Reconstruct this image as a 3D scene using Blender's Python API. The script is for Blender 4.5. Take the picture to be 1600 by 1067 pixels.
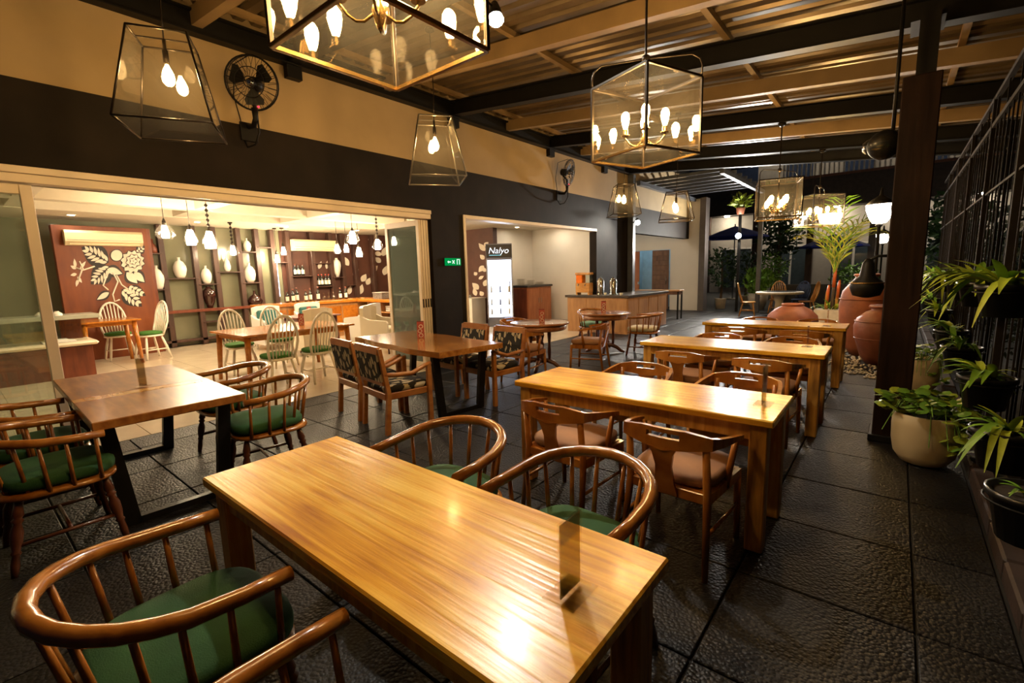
import bpy, bmesh, math, random
from mathutils import Vector, Matrix
random.seed(7)
for o in list(bpy.data.objects): bpy.data.objects.remove(o)
S = bpy.context.scene
COL = S.collection
# ---------------------------------------------------------------- camera
FPX, CAMH = 729.21, 1.55
_y, _p, _r = -0.688546, 0.147416, -0.027985
CF = Vector((math.sin(_y)*math.cos(_p), math.cos(_y)*math.cos(_p), -math.sin(_p)))
_r0 = Vector((math.cos(_y), -math.sin(_y), 0)); _u0 = _r0.cross(CF)
CR = _r0*math.cos(_r) + _u0*math.sin(_r); CU = _u0*math.cos(_r) - _r0*math.sin(_r)
CC = Vector((0, 0, CAMH))
cam = bpy.data.cameras.new('camera'); camo = bpy.data.objects.new('camera', cam); COL.objects.link(camo)
cam.sensor_fit = 'HORIZONTAL'; cam.sensor_width = 36.0; cam.lens = 36.0*FPX/1600.0; cam.clip_start = 0.05; cam.clip_end = 300
M = Matrix.Identity(4)
for i in range(3):
    M[i][0] = CR[i]; M[i][1] = CU[i]; M[i][2] = -CF[i]; M[i][3] = CC[i]
camo.matrix_world = M
S.camera = camo
# ---------------------------------------------------------------- world, exposure
W = bpy.data.worlds.new('night'); S.world = W; W.use_nodes = True
W.node_tree.nodes['Background'].inputs[0].default_value = (0.30, 0.36, 0.55, 1)
W.node_tree.nodes['Background'].inputs[1].default_value = 0.012
S.view_settings.view_transform = 'Standard'
try: S.view_settings.look = 'None'
except Exception: pass
S.view_settings.gamma = 1.0; S.view_settings.use_curve_mapping = False
S.view_settings.exposure = 0.75
BULB = 1.0            # one dial for all the lamps
# ---------------------------------------------------------------- pixels to places
def ray(x, y): return CF + CR*((x-800)/FPX) - CU*((y-533.5)/FPX)
def onz(x, y, h=0.0):
    d = ray(x, y); return CC + d*((h-CAMH)/d.z)
def onx(x, y, X):
    d = ray(x, y); return CC + d*(X/d.x)
def ony(x, y, Y):
    d = ray(x, y); return CC + d*(Y/d.y)
# ---------------------------------------------------------------- mesh builder
def V3(a): return Vector(a)
class MB:
    def __init__(s): s.v = []; s.f = []; s.s = []
    def add(s, vs, fs, sm=False):
        n = len(s.v); s.v += [tuple(v) for v in vs]; s.f += [tuple(i+n for i in f) for f in fs]; s.s += [sm]*len(fs); return s
    def box(s, a, b, bev=0.0, rz=0.0, piv=None):
        a = [min(p, q) for p, q in zip(a, b)] if True else a
        return s._box(a, b, bev, rz, piv)
    def bb(s, x0, x1, y0, y1, z0, z1, bev=0.0):
        return s._box((x0, y0, z0), (x1, y1, z1), bev, 0, None)
    def _box(s, a, b, bev, rz, piv):
        c = [(p+q)/2 for p, q in zip(a, b)]; h = [abs(q-p)/2 for p, q in zip(a, b)]
        e = min(bev, min(h)*0.95)
        if e <= 0:
            vs = [(c[0]+i*h[0], c[1]+j*h[1], c[2]+k*h[2]) for i in (-1, 1) for j in (-1, 1) for k in (-1, 1)]
            fs = [(0, 1, 3, 2), (4, 6, 7, 5), (0, 4, 5, 1), (2, 3, 7, 6), (0, 2, 6, 4), (1, 5, 7, 3)]
        else:
            vs = []; idx = {}
            for i in (-1, 1):
                for j in (-1, 1):
                    for k in (-1, 1):
                        for ax in range(3):
                            d = [h[0]-e, h[1]-e, h[2]-e]; d[ax] = h[ax]
                            idx[(i, j, k, ax)] = len(vs); vs.append((c[0]+i*d[0], c[1]+j*d[1], c[2]+k*d[2]))
            fs = []
            for sg in (-1, 1):
                fs.append(tuple(idx[(sg, j, k, 0)] for j, k in ((-1, -1), (1, -1), (1, 1), (-1, 1))))
                fs.append(tuple(idx[(i, sg, k, 1)] for i, k in ((-1, -1), (1, -1), (1, 1), (-1, 1))))
                fs.append(tuple(idx[(i, j, sg, 2)] for i, j in ((-1, -1), (1, -1), (1, 1), (-1, 1))))
            for p in (-1, 1):
                for q in (-1, 1):
                    fs.append((idx[(-1, p, q, 1)], idx[(1, p, q, 1)], idx[(1, p, q, 2)], idx[(-1, p, q, 2)]))
                    fs.append((idx[(p, -1, q, 0)], idx[(p, 1, q, 0)], idx[(p, 1, q, 2)], idx[(p, -1, q, 2)]))
                    fs.append((idx[(p, q, -1, 0)], idx[(p, q, 1, 0)], idx[(p, q, 1, 1)], idx[(p, q, -1, 1)]))
                    for k in (-1, 1): fs.append(tuple(idx[(p, q, k, ax)] for ax in range(3)))
        if rz:
            pv = piv or c; co, si = math.cos(rz), math.sin(rz)
            vs = [(pv[0]+(x-pv[0])*co-(y-pv[1])*si, pv[1]+(x-pv[0])*si+(y-pv[1])*co, z) for x, y, z in vs]
        return s.add(vs, fs)
    def tube(s, pts, rs, n=8, closed=False, cap=True, flat=None):
        pts = [V3(p) for p in pts]; N = len(pts)
        if not hasattr(rs, '__len__'): rs = [rs]*N
        tang = []
        for i in range(N):
            if closed: t = pts[(i+1) % N]-pts[i-1]
            else: t = pts[min(i+1, N-1)]-pts[max(i-1, 0)]
            tang.append(t.normalized())
        t0 = tang[0]; up = Vector((0, 0, 1)) if abs(t0.z) < 0.9 else Vector((1, 0, 0))
        nrm = (up - t0*up.dot(t0)).normalized(); vs = []; fs = []
        for i in range(N):
            t = tang[i]; nrm = (nrm - t*nrm.dot(t)).normalized(); bn = t.cross(nrm)
            for k in range(n):
                a = 2*math.pi*k/n
                vs.append(pts[i] + nrm*(math.cos(a)*rs[i]) + bn*(math.sin(a)*rs[i]*(flat or 1)))
        for i in range(N if closed else N-1):
            j = (i+1) % N
            for k in range(n):
                l = (k+1) % n
                fs.append((i*n+k, i*n+l, j*n+l, j*n+k))
        s.add(vs, fs, n > 4)
        if cap and not closed:
            s.add(vs[:n], [tuple(range(n))[::-1]]); s.add(vs[-n:], [tuple(range(n))])
        return s
    def cyl(s, p0, p1, r0, r1=None, n=10): return s.tube([p0, p1], [r0, r0 if r1 is None else r1], n)
    def lathe(s, prof, c=(0, 0, 0), n=20, sm=True, cap=True):
        vs = []; fs = []
        for r, z in prof:
            for k in range(n):
                a = 2*math.pi*k/n; vs.append((c[0]+r*math.cos(a), c[1]+r*math.sin(a), c[2]+z))
        for i in range(len(prof)-1):
            for k in range(n):
                l = (k+1) % n; fs.append((i*n+k, i*n+l, (i+1)*n+l, (i+1)*n+k))
        s.add(vs, fs, sm)
        if cap:
            if prof[0][0] > 1e-4: s.add(vs[:n], [tuple(range(n))[::-1]])
            if prof[-1][0] > 1e-4: s.add(vs[-n:], [tuple(range(n))])
        return s
    def prism(s, poly, h, fn):
        """poly: list of (a,b); fn(a,b,c) -> xyz; extruded c=0..h"""
        n = len(poly); vs = [fn(a, b, 0) for a, b in poly]+[fn(a, b, h) for a, b in poly]
        fs = [tuple(range(n))[::-1], tuple(range(n, 2*n))]+[(i, (i+1) % n, n+(i+1) % n, n+i) for i in range(n)]
        return s.add(vs, fs)
    def ribbon(s, pts, ws, side, th=0.0):
        """a leaf: centre line, widths, side vector"""
        pts = [V3(p) for p in pts]; sd = V3(side); vs = []; fs = []
        for p, w in zip(pts, ws): vs += [p-sd*w, p+Vector((0, 0, -w*0.35)), p+sd*w]
        for i in range(len(pts)-1):
            a = i*3; fs += [(a, a+1, a+4, a+3), (a+1, a+2, a+5, a+4)]
        return s.add(vs, fs, True)
    def strip(s, pts, hs, th, zlift=None):
        """a board following a plan path: at each path point a vertical rectangle height hs (lo,hi) and thickness th"""
        pts = [V3(p) for p in pts]; N = len(pts); vs = []; fs = []
        for i in range(N):
            t = pts[min(i+1, N-1)]-pts[max(i-1, 0)]; t.z = 0; t.normalize(); nn = Vector((-t.y, t.x, 0))
            lo, hi = hs[i]; p = pts[i]; w = th[i] if hasattr(th, '__len__') else th
            vs += [p+nn*w/2+Vector((0, 0, lo)), p+nn*w/2+Vector((0, 0, hi)), p-nn*w/2+Vector((0, 0, hi)), p-nn*w/2+Vector((0, 0, lo))]
        for i in range(N-1):
            for k in range(4):
                l = (k+1) % 4; fs.append((i*4+k, i*4+l, i*4+4+l, i*4+4+k))
        fs += [(0, 1, 2, 3), tuple(4*(N-1)+k for k in (3, 2, 1, 0))]
        return s.add(vs, fs)
    def mesh(s, name):
        me = bpy.data.meshes.new(name); me.from_pydata(s.v, [], s.f)
        bm = bmesh.new(); bm.from_mesh(me)
        for f, q in zip(bm.faces, s.s): f.smooth = q
        bmesh.ops.remove_doubles(bm, verts=bm.verts, dist=1e-6) if len(bm.verts) < 4000 else None
        bmesh.ops.recalc_face_normals(bm, faces=bm.faces)
        bm.to_mesh(me); bm.free(); me.validate(); return me
    def build(s, name, mat, parent=None):
        return obj(name, s.mesh(name), mat, parent)
def obj(name, me, mat, parent=None):
    o = bpy.data.objects.new(name, me); COL.objects.link(o)
    if mat and not me.materials: me.materials.append(mat)
    if parent: o.parent = parent
    return o
def tag(o, label=None, cat=None, group=None, kind=None):
    if label: o['label'] = label
    if cat: o['category'] = cat
    if group: o['group'] = group
    if kind: o['kind'] = kind
    return o
def thing(name, label, cat, loc=(0, 0, 0), rz=0.0, group=None):
    o = bpy.data.objects.new(name, None); COL.objects.link(o); o.empty_display_size = 0.1
    o.location = loc; o.rotation_euler = (0, 0, rz); return tag(o, label, cat, group)
def struct(name, o, label=None):
    o.name = name; o['kind'] = 'structure'
    if label: o['label'] = label
    return o
def dup(root, loc, rz, label=None, group=None, scale=None):
    r = root.copy(); COL.objects.link(r); r.location = loc; r.rotation_euler = (0, 0, rz)
    if scale: r.scale = scale
    if label: r['label'] = label
    if group: r['group'] = group
    for ch in list(root.children):
        c = ch.copy(); COL.objects.link(c); c.parent = r
        for g in list(ch.children):
            d = g.copy(); COL.objects.link(d); d.parent = c
    return r
def copy_part(o, loc=(0, 0, 0), rot=(0, 0, 0), scale=(1, 1, 1), parent=None):
    c = o.copy(); COL.objects.link(c); c.location = loc; c.rotation_euler = rot; c.scale = scale
    c.parent = parent if parent else o.parent
    return c
def arc(cx, cy, rx, ry, a0, a1, n):
    return [(cx+rx*math.cos(math.radians(a0+(a1-a0)*i/n)), cy+ry*math.sin(math.radians(a0+(a1-a0)*i/n))) for i in range(n+1)]
# ---------------------------------------------------------------- materials
MATS = {}
def nt(name):
    m = bpy.data.materials.new(name); m.use_nodes = True; t = m.node_tree; MATS[name] = m
    return m, t, t.nodes, t.links, t.nodes['Principled BSDF']
def setp(b, col=None, rough=0.5, metal=0.0, coat=0.0, spec=0.5, coatr=0.1, trans=0.0):
    if col: b.inputs['Base Color'].default_value = (*col, 1)
    b.inputs['Roughness'].default_value = rough; b.inputs['Metallic'].default_value = metal
    b.inputs['Coat Weight'].default_value = coat; b.inputs['Coat Roughness'].default_value = coatr
    b.inputs['Specular IOR Level'].default_value = spec; b.inputs['Transmission Weight'].default_value = trans
def plain(name, col, rough=0.5, metal=0.0, coat=0.0, spec=0.5, var=0.12, vs=6.0, bump=0.0, bs=60.0):
    m, t, N, L, b = nt(name); setp(b, col, rough, metal, coat, spec)
    tc = N.new('ShaderNodeTexCoord')
    if var:
        nz = N.new('ShaderNodeTexNoise'); nz.inputs['Scale'].default_value = vs; nz.inputs['Detail'].default_value = 5
        L.new(tc.outputs['Object'], nz.inputs['Vector'])
        r = N.new('ShaderNodeValToRGB'); r.color_ramp.elements[0].position = 0.3; r.color_ramp.elements[1].position = 0.7
        r.color_ramp.elements[0].color = (*[c*(1-var) for c in col], 1); r.color_ramp.elements[1].color = (*[min(1, c*(1+var)) for c in col], 1)
        L.new(nz.outputs['Fac'], r.inputs['Fac']); L.new(r.outputs['Color'], b.inputs['Base Color'])
    if bump:
        n2 = N.new('ShaderNodeTexNoise'); n2.inputs['Scale'].default_value = bs; n2.inputs['Detail'].default_value = 3
        L.new(tc.outputs['Object'], n2.inputs['Vector'])
        bp = N.new('ShaderNodeBump'); bp.inputs['Strength'].default_value = bump; bp.inputs['Distance'].default_value = 0.01
        L.new(n2.outputs['Fac'], bp.inputs['Height']); L.new(bp.outputs['Normal'], b.inputs['Normal'])
    return m
def wood(name, dark, mid, light, rough=0.3, coat=0.3, stretch=(1.2, 14, 14), scale=3.0, bump=0.08, axis=None):
    m, t, N, L, b = nt(name); setp(b, mid, rough, 0, coat, 0.5, 0.12)
    tc = N.new('ShaderNodeTexCoord'); mp = N.new('ShaderNodeMapping'); mp.inputs['Scale'].default_value = stretch
    oi = N.new('ShaderNodeObjectInfo'); ad = N.new('ShaderNodeVectorMath'); ad.operation = 'ADD'
    L.new(tc.outputs['Object'], ad.inputs[0]); L.new(oi.outputs['Random'], ad.inputs[1]); L.new(ad.outputs[0], mp.inputs['Vector'])
    n1 = N.new('ShaderNodeTexNoise'); n1.inputs['Scale'].default_value = scale; n1.inputs['Detail'].default_value = 7; n1.inputs['Distortion'].default_value = 0.35
    L.new(mp.outputs[0], n1.inputs['Vector'])
    n2 = N.new('ShaderNodeTexNoise'); n2.inputs['Scale'].default_value = 2.2; n2.inputs['Detail'].default_value = 2
    L.new(ad.outputs[0], n2.inputs['Vector'])
    mx = N.new('ShaderNodeMath'); mx.operation = 'MULTIPLY_ADD'; mx.inputs[1].default_value = 0.45
    L.new(n2.outputs['Fac'], mx.inputs[0]); 
    m2 = N.new('ShaderNodeMath'); m2.operation = 'MULTIPLY'; m2.inputs[1].default_value = 0.6
    L.new(n1.outputs['Fac'], m2.inputs[0]); L.new(m2.outputs[0], mx.inputs[2])
    r = N.new('ShaderNodeValToRGB'); e = r.color_ramp.elements
    e[0].position = 0.36; e[0].color = (*dark, 1); e[1].position = 0.68; e[1].color = (*light, 1)
    k = e.new(0.52); k.color = (*mid, 1)
    L.new(mx.outputs[0], r.inputs['Fac']); L.new(r.outputs['Color'], b.inputs['Base Color'])
    bp = N.new('ShaderNodeBump'); bp.inputs['Strength'].default_value = bump; bp.inputs['Distance'].default_value = 0.01
    L.new(n1.outputs['Fac'], bp.inputs['Height']); L.new(bp.outputs['Normal'], b.inputs['Normal'])
    return m
def emit(name, col, st):
    m = bpy.data.materials.new(name); m.use_nodes = True; t = m.node_tree; t.nodes.clear()
    e = t.nodes.new('ShaderNodeEmission'); e.inputs[0].default_value = (*col, 1); e.inputs[1].default_value = st
    o = t.nodes.new('ShaderNodeOutputMaterial'); t.links.new(e.outputs[0], o.inputs[0]); return m
def glass(name, tint=(0.96, 0.97, 0.95), refl=0.09, gl=(1, 1, 1), rough=0.02, haze=0.0):
    m = bpy.data.materials.new(name); m.use_nodes = True; t = m.node_tree; t.nodes.clear(); N = t.nodes; L = t.links
    tr = N.new('ShaderNodeBsdfTransparent'); tr.inputs[0].default_value = (*tint, 1)
    g = N.new('ShaderNodeBsdfGlossy'); g.inputs['Color'].default_value = (*gl, 1); g.inputs['Roughness'].default_value = rough
    fr = N.new('ShaderNodeLayerWeight'); fr.inputs['Blend'].default_value = 0.5
    pw = N.new('ShaderNodeMath'); pw.operation = 'POWER'; pw.inputs[1].default_value = 5.0; L.new(fr.outputs['Facing'], pw.inputs[0])
    ml = N.new('ShaderNodeMath'); ml.operation = 'MULTIPLY_ADD'; ml.inputs[1].default_value = 0.6; ml.inputs[2].default_value = refl
    L.new(pw.outputs[0], ml.inputs[0])
    mx = N.new('ShaderNodeMixShader'); L.new(ml.outputs[0], mx.inputs[0]); L.new(tr.outputs[0], mx.inputs[1]); L.new(g.outputs[0], mx.inputs[2])
    out = N.new('ShaderNodeOutputMaterial'); last = mx
    if haze:
        df = N.new('ShaderNodeBsdfDiffuse'); df.inputs[0].default_value = (*tint, 1)
        m2 = N.new('ShaderNodeMixShader'); m2.inputs[0].default_value = haze; L.new(mx.outputs[0], m2.inputs[1]); L.new(df.outputs[0], m2.inputs[2]); last = m2
    L.new(last.outputs[0], out.inputs[0]); return m
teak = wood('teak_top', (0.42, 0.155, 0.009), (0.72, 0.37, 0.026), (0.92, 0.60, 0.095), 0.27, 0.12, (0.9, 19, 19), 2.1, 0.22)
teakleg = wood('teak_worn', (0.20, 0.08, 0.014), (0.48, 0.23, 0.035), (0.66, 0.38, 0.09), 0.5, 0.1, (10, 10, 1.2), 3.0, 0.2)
chairw = wood('chair_wood', (0.17, 0.048, 0.007), (0.32, 0.115, 0.017), (0.42, 0.17, 0.03), 0.24, 0.5, (6, 6, 6), 2.0, 0.03)
slotw = wood('slot_chair_wood', (0.22, 0.062, 0.008), (0.38, 0.135, 0.018), (0.48, 0.20, 0.035), 0.27, 0.4, (3, 12, 3), 2.0, 0.03)
legw = wood('dark_leg_wood', (0.05, 0.014, 0.006), (0.10, 0.03, 0.012), (0.17, 0.055, 0.02), 0.3, 0.4, (6, 6, 2), 2.0, 0.03)
florw = wood('floral_chair_wood', (0.26, 0.08, 0.016), (0.38, 0.14, 0.03), (0.47, 0.20, 0.05), 0.32, 0.25, (3, 3, 8), 2.0, 0.03)
slabw = wood('slab_wood', (0.15, 0.045, 0.010), (0.27, 0.095, 0.020), (0.40, 0.17, 0.04), 0.32, 0.12, (1.3, 9, 9), 2.4, 0.05)
slabl = wood('pale_inlay_wood', (0.44, 0.20, 0.05), (0.55, 0.28, 0.08), (0.62, 0.34, 0.11), 0.22, 0.5, (1.3, 9, 9), 2.4, 0.03)
slabd = wood('live_slab_wood', (0.24, 0.08, 0.015), (0.40, 0.16, 0.03), (0.52, 0.24, 0.06), 0.16, 0.6, (1.3, 9, 9), 2.4, 0.05)
roundw = wood('round_table_wood', (0.20, 0.07, 0.025), (0.33, 0.13, 0.05), (0.45, 0.20, 0.09), 0.2, 0.5, (3, 8, 3), 2.0, 0.03)
honeyw = wood('honey_wood', (0.42, 0.17, 0.03), (0.58, 0.27, 0.06), (0.68, 0.36, 0.10), 0.28, 0.4, (4, 4, 8), 2.0, 0.03)
orangew = wood('orange_wood', (0.34, 0.10, 0.010), (0.48, 0.16, 0.015), (0.56, 0.21, 0.025), 0.25, 0.4, (2, 9, 9), 2.0, 0.03)
redw = wood('red_panel_wood', (0.14, 0.026, 0.002), (0.18, 0.037, 0.0028), (0.215, 0.05, 0.004), 0.5, 0.0, (6, 6, 1), 1.5, 0.02)
mahog = wood('mahogany', (0.10, 0.022, 0.010), (0.15, 0.035, 0.015), (0.20, 0.05, 0.02), 0.35, 0.2, (6, 6, 1), 2.0, 0.02)
postw = wood('shelf_post_wood', (0.035, 0.014, 0.009), (0.055, 0.023, 0.015), (0.08, 0.036, 0.024), 0.45, 0.1, (8, 8, 1), 2.0, 0.02)
counterw = wood('counter_wood', (0.30, 0.14, 0.05), (0.40, 0.20, 0.075), (0.48, 0.26, 0.10), 0.4, 0.1, (8, 8, 1), 2.0, 0.02)
cladw = wood('pillar_cladding', (0.008, 0.004, 0.003), (0.014, 0.007, 0.005), (0.024, 0.012, 0.008), 0.5, 0.0, (9, 9, 0.8), 2.5, 0.25)
cladw.node_tree.nodes['Principled BSDF'].inputs['Specular IOR Level'].default_value = 0.12
doorw = wood('door_wood', (0.10, 0.045, 0.022), (0.15, 0.07, 0.035), (0.21, 0.10, 0.05), 0.45, 0.1, (6, 6, 1), 2.0, 0.03)
doorr = wood('red_door_wood', (0.34, 0.10, 0.035), (0.42, 0.14, 0.05), (0.50, 0.18, 0.07), 0.4, 0.1, (6, 6, 1), 2.0, 0.03)
whitep = plain('white_paint', (0.80, 0.76, 0.68), 0.35, var=0.03)
whitew = plain('white_chair_paint', (0.82, 0.76, 0.64), 0.35, coat=0.2, var=0.04)
framep = plain('cream_frame_paint', (0.80, 0.68, 0.53), 0.35, var=0.05, vs=3)
creamw = plain('cream_wall_paint', (0.39, 0.285, 0.15), 0.75, var=0.10, vs=1.6, bump=0.05, bs=25)
whitewall = plain('white_wall_paint', (0.78, 0.72, 0.62), 0.7, var=0.04, vs=1.5)
darkwall = plain('charcoal_wall_paint', (0.013, 0.0085, 0.006), 0.7, spec=0.18, var=0.30, vs=2.4, bump=0.12, bs=14)
ceilp = plain('ceiling_paint', (0.58, 0.51, 0.39), 0.7, var=0.03)
brownwall = plain('brown_wall_paint', (0.085, 0.030, 0.018), 0.55, var=0.15, vs=3)
sagewall = plain('sage_glass_panel', (0.20, 0.195, 0.125), 0.12, var=0.08, vs=2)
blacksteel = plain('black_steel', (0.007, 0.0065, 0.006), 0.5, 0.0, spec=0.22, var=0.2)
steelleg = plain('black_table_steel', (0.012, 0.011, 0.011), 0.35, 0.3, var=0.2)
greysteel = plain('grey_steel', (0.10, 0.11, 0.13), 0.35, 0.3, var=0.15)
tansteel = plain('tan_rafter_paint', (0.28, 0.185, 0.085), 0.5, var=0.12, vs=4)
roofm = plain('roof_sheet_metal', (0.17, 0.12, 0.065), 0.36, 0.4, var=0.25, vs=2.5)
bronze = plain('bronze_frame', (0.035, 0.026, 0.018), 0.35, 0.6, var=0.2)
brass = plain('aged_brass', (0.30, 0.19, 0.07), 0.25, 0.9, var=0.2)
chrome = plain('chrome', (0.6, 0.6, 0.58), 0.12, 1.0, var=0.05)
greenc = plain('green_fabric', (0.018, 0.085, 0.026), 0.85, var=0.15, vs=9, bump=0.2, bs=220)
greenb = plain('bright_green_fabric', (0.045, 0.16, 0.02), 0.85, var=0.15, vs=9, bump=0.2, bs=220)
tanc = plain('tan_fabric', (0.36, 0.19, 0.10), 0.8, var=0.12, vs=7, bump=0.15, bs=220)
palec = plain('pale_stripe_fabric', (0.55, 0.52, 0.42), 0.85, var=0.25, vs=16)
tealc = plain('teal_fabric', (0.03, 0.12, 0.11), 0.8, var=0.12)
bluec = plain('blue_fabric', (0.010, 0.022, 0.22), 0.8, var=0.15)
navyc = plain('navy_paint', (0.03, 0.05, 0.11), 0.5, var=0.15)
vinyl = plain('white_vinyl', (0.80, 0.77, 0.72), 0.5, var=0.03)
creamv = plain('cream_vinyl', (0.72, 0.64, 0.48), 0.5, var=0.03)
terra = plain('terracotta', (0.30, 0.095, 0.042), 0.55, var=0.25, vs=5, bump=0.3, bs=18)
terrad = plain('dark_terracotta', (0.22, 0.065, 0.03), 0.5, var=0.25, vs=5, bump=0.3, bs=18)
potc = plain('cream_pot_glaze', (0.52, 0.42, 0.25), 0.5, var=0.08, vs=4, bump=0.05, bs=30)
blackpot = plain('black_plastic', (0.010, 0.010, 0.010), 0.3, var=0.2)
stonec = plain('pale_stone', (0.60, 0.52, 0.40), 0.6, var=0.12, vs=9)
soil = plain('soil', (0.02, 0.014, 0.009), 0.95, var=0.3, bump=0.5, bs=40)
ceramic = plain('white_ceramic', (0.78, 0.73, 0.64), 0.25, coat=0.3, var=0.03)
darkcer = plain('dark_ceramic', (0.030, 0.010, 0.008), 0.10, coat=0.6, var=0.2)
acp = plain('ac_plastic', (0.74, 0.60, 0.36), 0.4, var=0.03)
leafA = plain('leaf_green', (0.14, 0.30, 0.03), 0.45, var=0.35, vs=9)
leafB = plain('leaf_yellow_green', (0.34, 0.44, 0.04), 0.45, var=0.35, vs=9)
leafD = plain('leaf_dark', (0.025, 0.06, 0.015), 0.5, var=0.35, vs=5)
palmy = plain('palm_yellow', (0.40, 0.40, 0.06), 0.45, var=0.3, vs=9)
bark = plain('bark', (0.10, 0.065, 0.035), 0.8, var=0.3, vs=14)
murw = plain('mural_white', (0.74, 0.66, 0.54), 0.6, var=0.08)
murd = plain('mural_black', (0.02, 0.012, 0.010), 0.6, var=0.1)
acryl = glass('clear_acrylic', (0.98, 0.97, 0.94), 0.08, rough=0.04)
paperd = glass('smoky_menu_card', (0.72, 0.64, 0.46), 0.10, rough=0.08, haze=0.04)
menur = plain('red_menu_card', (0.42, 0.07, 0.05), 0.5, var=0.1)
lampglass = glass('lantern_glass', (0.98, 0.98, 0.965), 0.06, haze=0.004)
doorglass = glass('door_glass', (0.86, 0.93, 0.88), 0.10, haze=0.05)
frosted = glass('folded_glass', (0.42, 0.52, 0.48), 0.10, haze=0.25)
clearglass = glass('clear_glass', (0.9, 0.94, 0.9), 0.08)
bottleg = plain('dark_bottle_glass', (0.008, 0.012, 0.008), 0.08, coat=0.5, var=0.1)
labelp = plain('bottle_label', (0.75, 0.70, 0.60), 0.6, var=0.05)
greensign = emit('exit_green', (0.0, 0.30, 0.06), 0.55)
warm = (1.0, 0.62, 0.24)
bulbm = emit('filament_bulb', (1.0, 0.60, 0.22), 260*BULB)
innerbulb = emit('interior_bulb', (1.0, 0.78, 0.50), 150*BULB)
coolspot = emit('flood_light', (1.0, 0.93, 0.80), 1500*BULB)
downm = emit('downlight', (1.0, 0.87, 0.68), 105*BULB)
postlamp = emit('post_lantern', (1.0, 0.86, 0.70), 30*BULB)
fridgelt = emit('fridge_glow', (0.75, 0.84, 1.0), 4.0)
def floral():
    m, t, N, L, b = nt('floral_fabric'); setp(b, (0.5, 0.45, 0.33), 0.85)
    tc = N.new('ShaderNodeTexCoord'); mp = N.new('ShaderNodeMapping'); mp.inputs['Rotation'].default_value = (0.6, 0.7, 0.5); mp.inputs['Scale'].default_value = (21, 8, 10)
    L.new(tc.outputs['Object'], mp.inputs['Vector'])
    v = N.new('ShaderNodeTexVoronoi'); v.feature = 'DISTANCE_TO_EDGE'; v.inputs['Scale'].default_value = 1.0; L.new(mp.outputs[0], v.inputs['Vector'])
    v2 = N.new('ShaderNodeTexVoronoi'); v2.inputs['Scale'].default_value = 1.0; L.new(mp.outputs[0], v2.inputs['Vector'])
    r = N.new('ShaderNodeValToRGB'); r.color_ramp.interpolation = 'CONSTANT'; e = r.color_ramp.elements
    e[0].color = (0.012, 0.009, 0.007, 1); e[1].position = 0.13; e[1].color = (0.46, 0.38, 0.24, 1)
    L.new(v.outputs['Distance'], r.inputs['Fac'])
    sp = N.new('ShaderNodeSeparateColor'); L.new(v2.outputs['Color'], sp.inputs[0])
    gt = N.new('ShaderNodeMath'); gt.operation = 'GREATER_THAN'; gt.inputs[1].default_value = 0.42; L.new(sp.outputs[0], gt.inputs[0])
    mx = N.new('ShaderNodeMix'); mx.data_type = 'RGBA'; mx.inputs['A'].default_value = (0.012, 0.009, 0.007, 1)
    L.new(gt.outputs[0], mx.inputs['Factor']); L.new(r.outputs['Color'], mx.inputs['B']); L.new(mx.outputs['Result'], b.inputs['Base Color'])
    return m
floralm = floral()
def pebbletile():
    m, t, N, L, b = nt('charcoal_pebble_tile'); setp(b, (0.03, 0.03, 0.03), 0.42, 0, 0.0, 0.28)
    tc = N.new('ShaderNodeTexCoord'); oi = N.new('ShaderNodeObjectInfo')
    ad = N.new('ShaderNodeVectorMath'); ad.operation = 'ADD'; sc = N.new('ShaderNodeVectorMath'); sc.operation = 'SCALE'; sc.inputs['Scale'].default_value = 30
    L.new(oi.outputs['Random'], sc.inputs[0]); L.new(tc.outputs['Object'], ad.inputs[0]); L.new(sc.outputs[0], ad.inputs[1])
    v = N.new('ShaderNodeTexVoronoi'); v.inputs['Scale'].default_value = 62; v.inputs['Randomness'].default_value = 1.0; L.new(ad.outputs[0], v.inputs['Vector'])
    nz = N.new('ShaderNodeTexNoise'); nz.inputs['Scale'].default_value = 2.0; nz.inputs['Detail'].default_value = 4; L.new(ad.outputs[0], nz.inputs['Vector'])
    bp = N.new('ShaderNodeBump'); bp.inputs['Strength'].default_value = 0.75; bp.inputs['Distance'].default_value = 0.006; bp.invert = True
    L.new(v.outputs['Distance'], bp.inputs['Height']); L.new(bp.outputs['Normal'], b.inputs['Normal'])
    r = N.new('ShaderNodeValToRGB'); e = r.color_ramp.elements
    e[0].position = 0.3; e[0].color = (0.009, 0.008, 0.0075, 1); e[1].position = 0.72; e[1].color = (0.026, 0.024, 0.023, 1)
    L.new(nz.outputs['Fac'], r.inputs['Fac'])
    mx = N.new('ShaderNodeMix'); mx.data_type = 'RGBA'; mx.blend_type = 'MULTIPLY'; mx.inputs['Factor'].default_value = 0.55
    r2 = N.new('ShaderNodeValToRGB'); r2.color_ramp.elements[0].color = (1, 1, 1, 1); r2.color_ramp.elements[1].color = (0.25, 0.25, 0.25, 1); r2.color_ramp.elements[1].position = 0.8
    L.new(v.outputs['Distance'], r2.inputs['Fac']); L.new(r.outputs['Color'], mx.inputs['A']); L.new(r2.outputs['Color'], mx.inputs['B'])
    L.new(mx.outputs['Result'], b.inputs['Base Color'])
    rr = N.new('ShaderNodeMapRange'); rr.inputs['To Min'].default_value = 0.30; rr.inputs['To Max'].default_value = 0.62; L.new(nz.outputs['Fac'], rr.inputs['Value']); L.new(rr.outputs[0], b.inputs['Roughness'])
    return m
tilem = pebbletile()
groutm = plain('dark_joint', (0.006, 0.006, 0.006), 0.8, var=0.2)
marble = plain('cream_floor_tile', (0.62, 0.52, 0.38), 0.16, var=0.10, vs=2.0)
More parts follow.
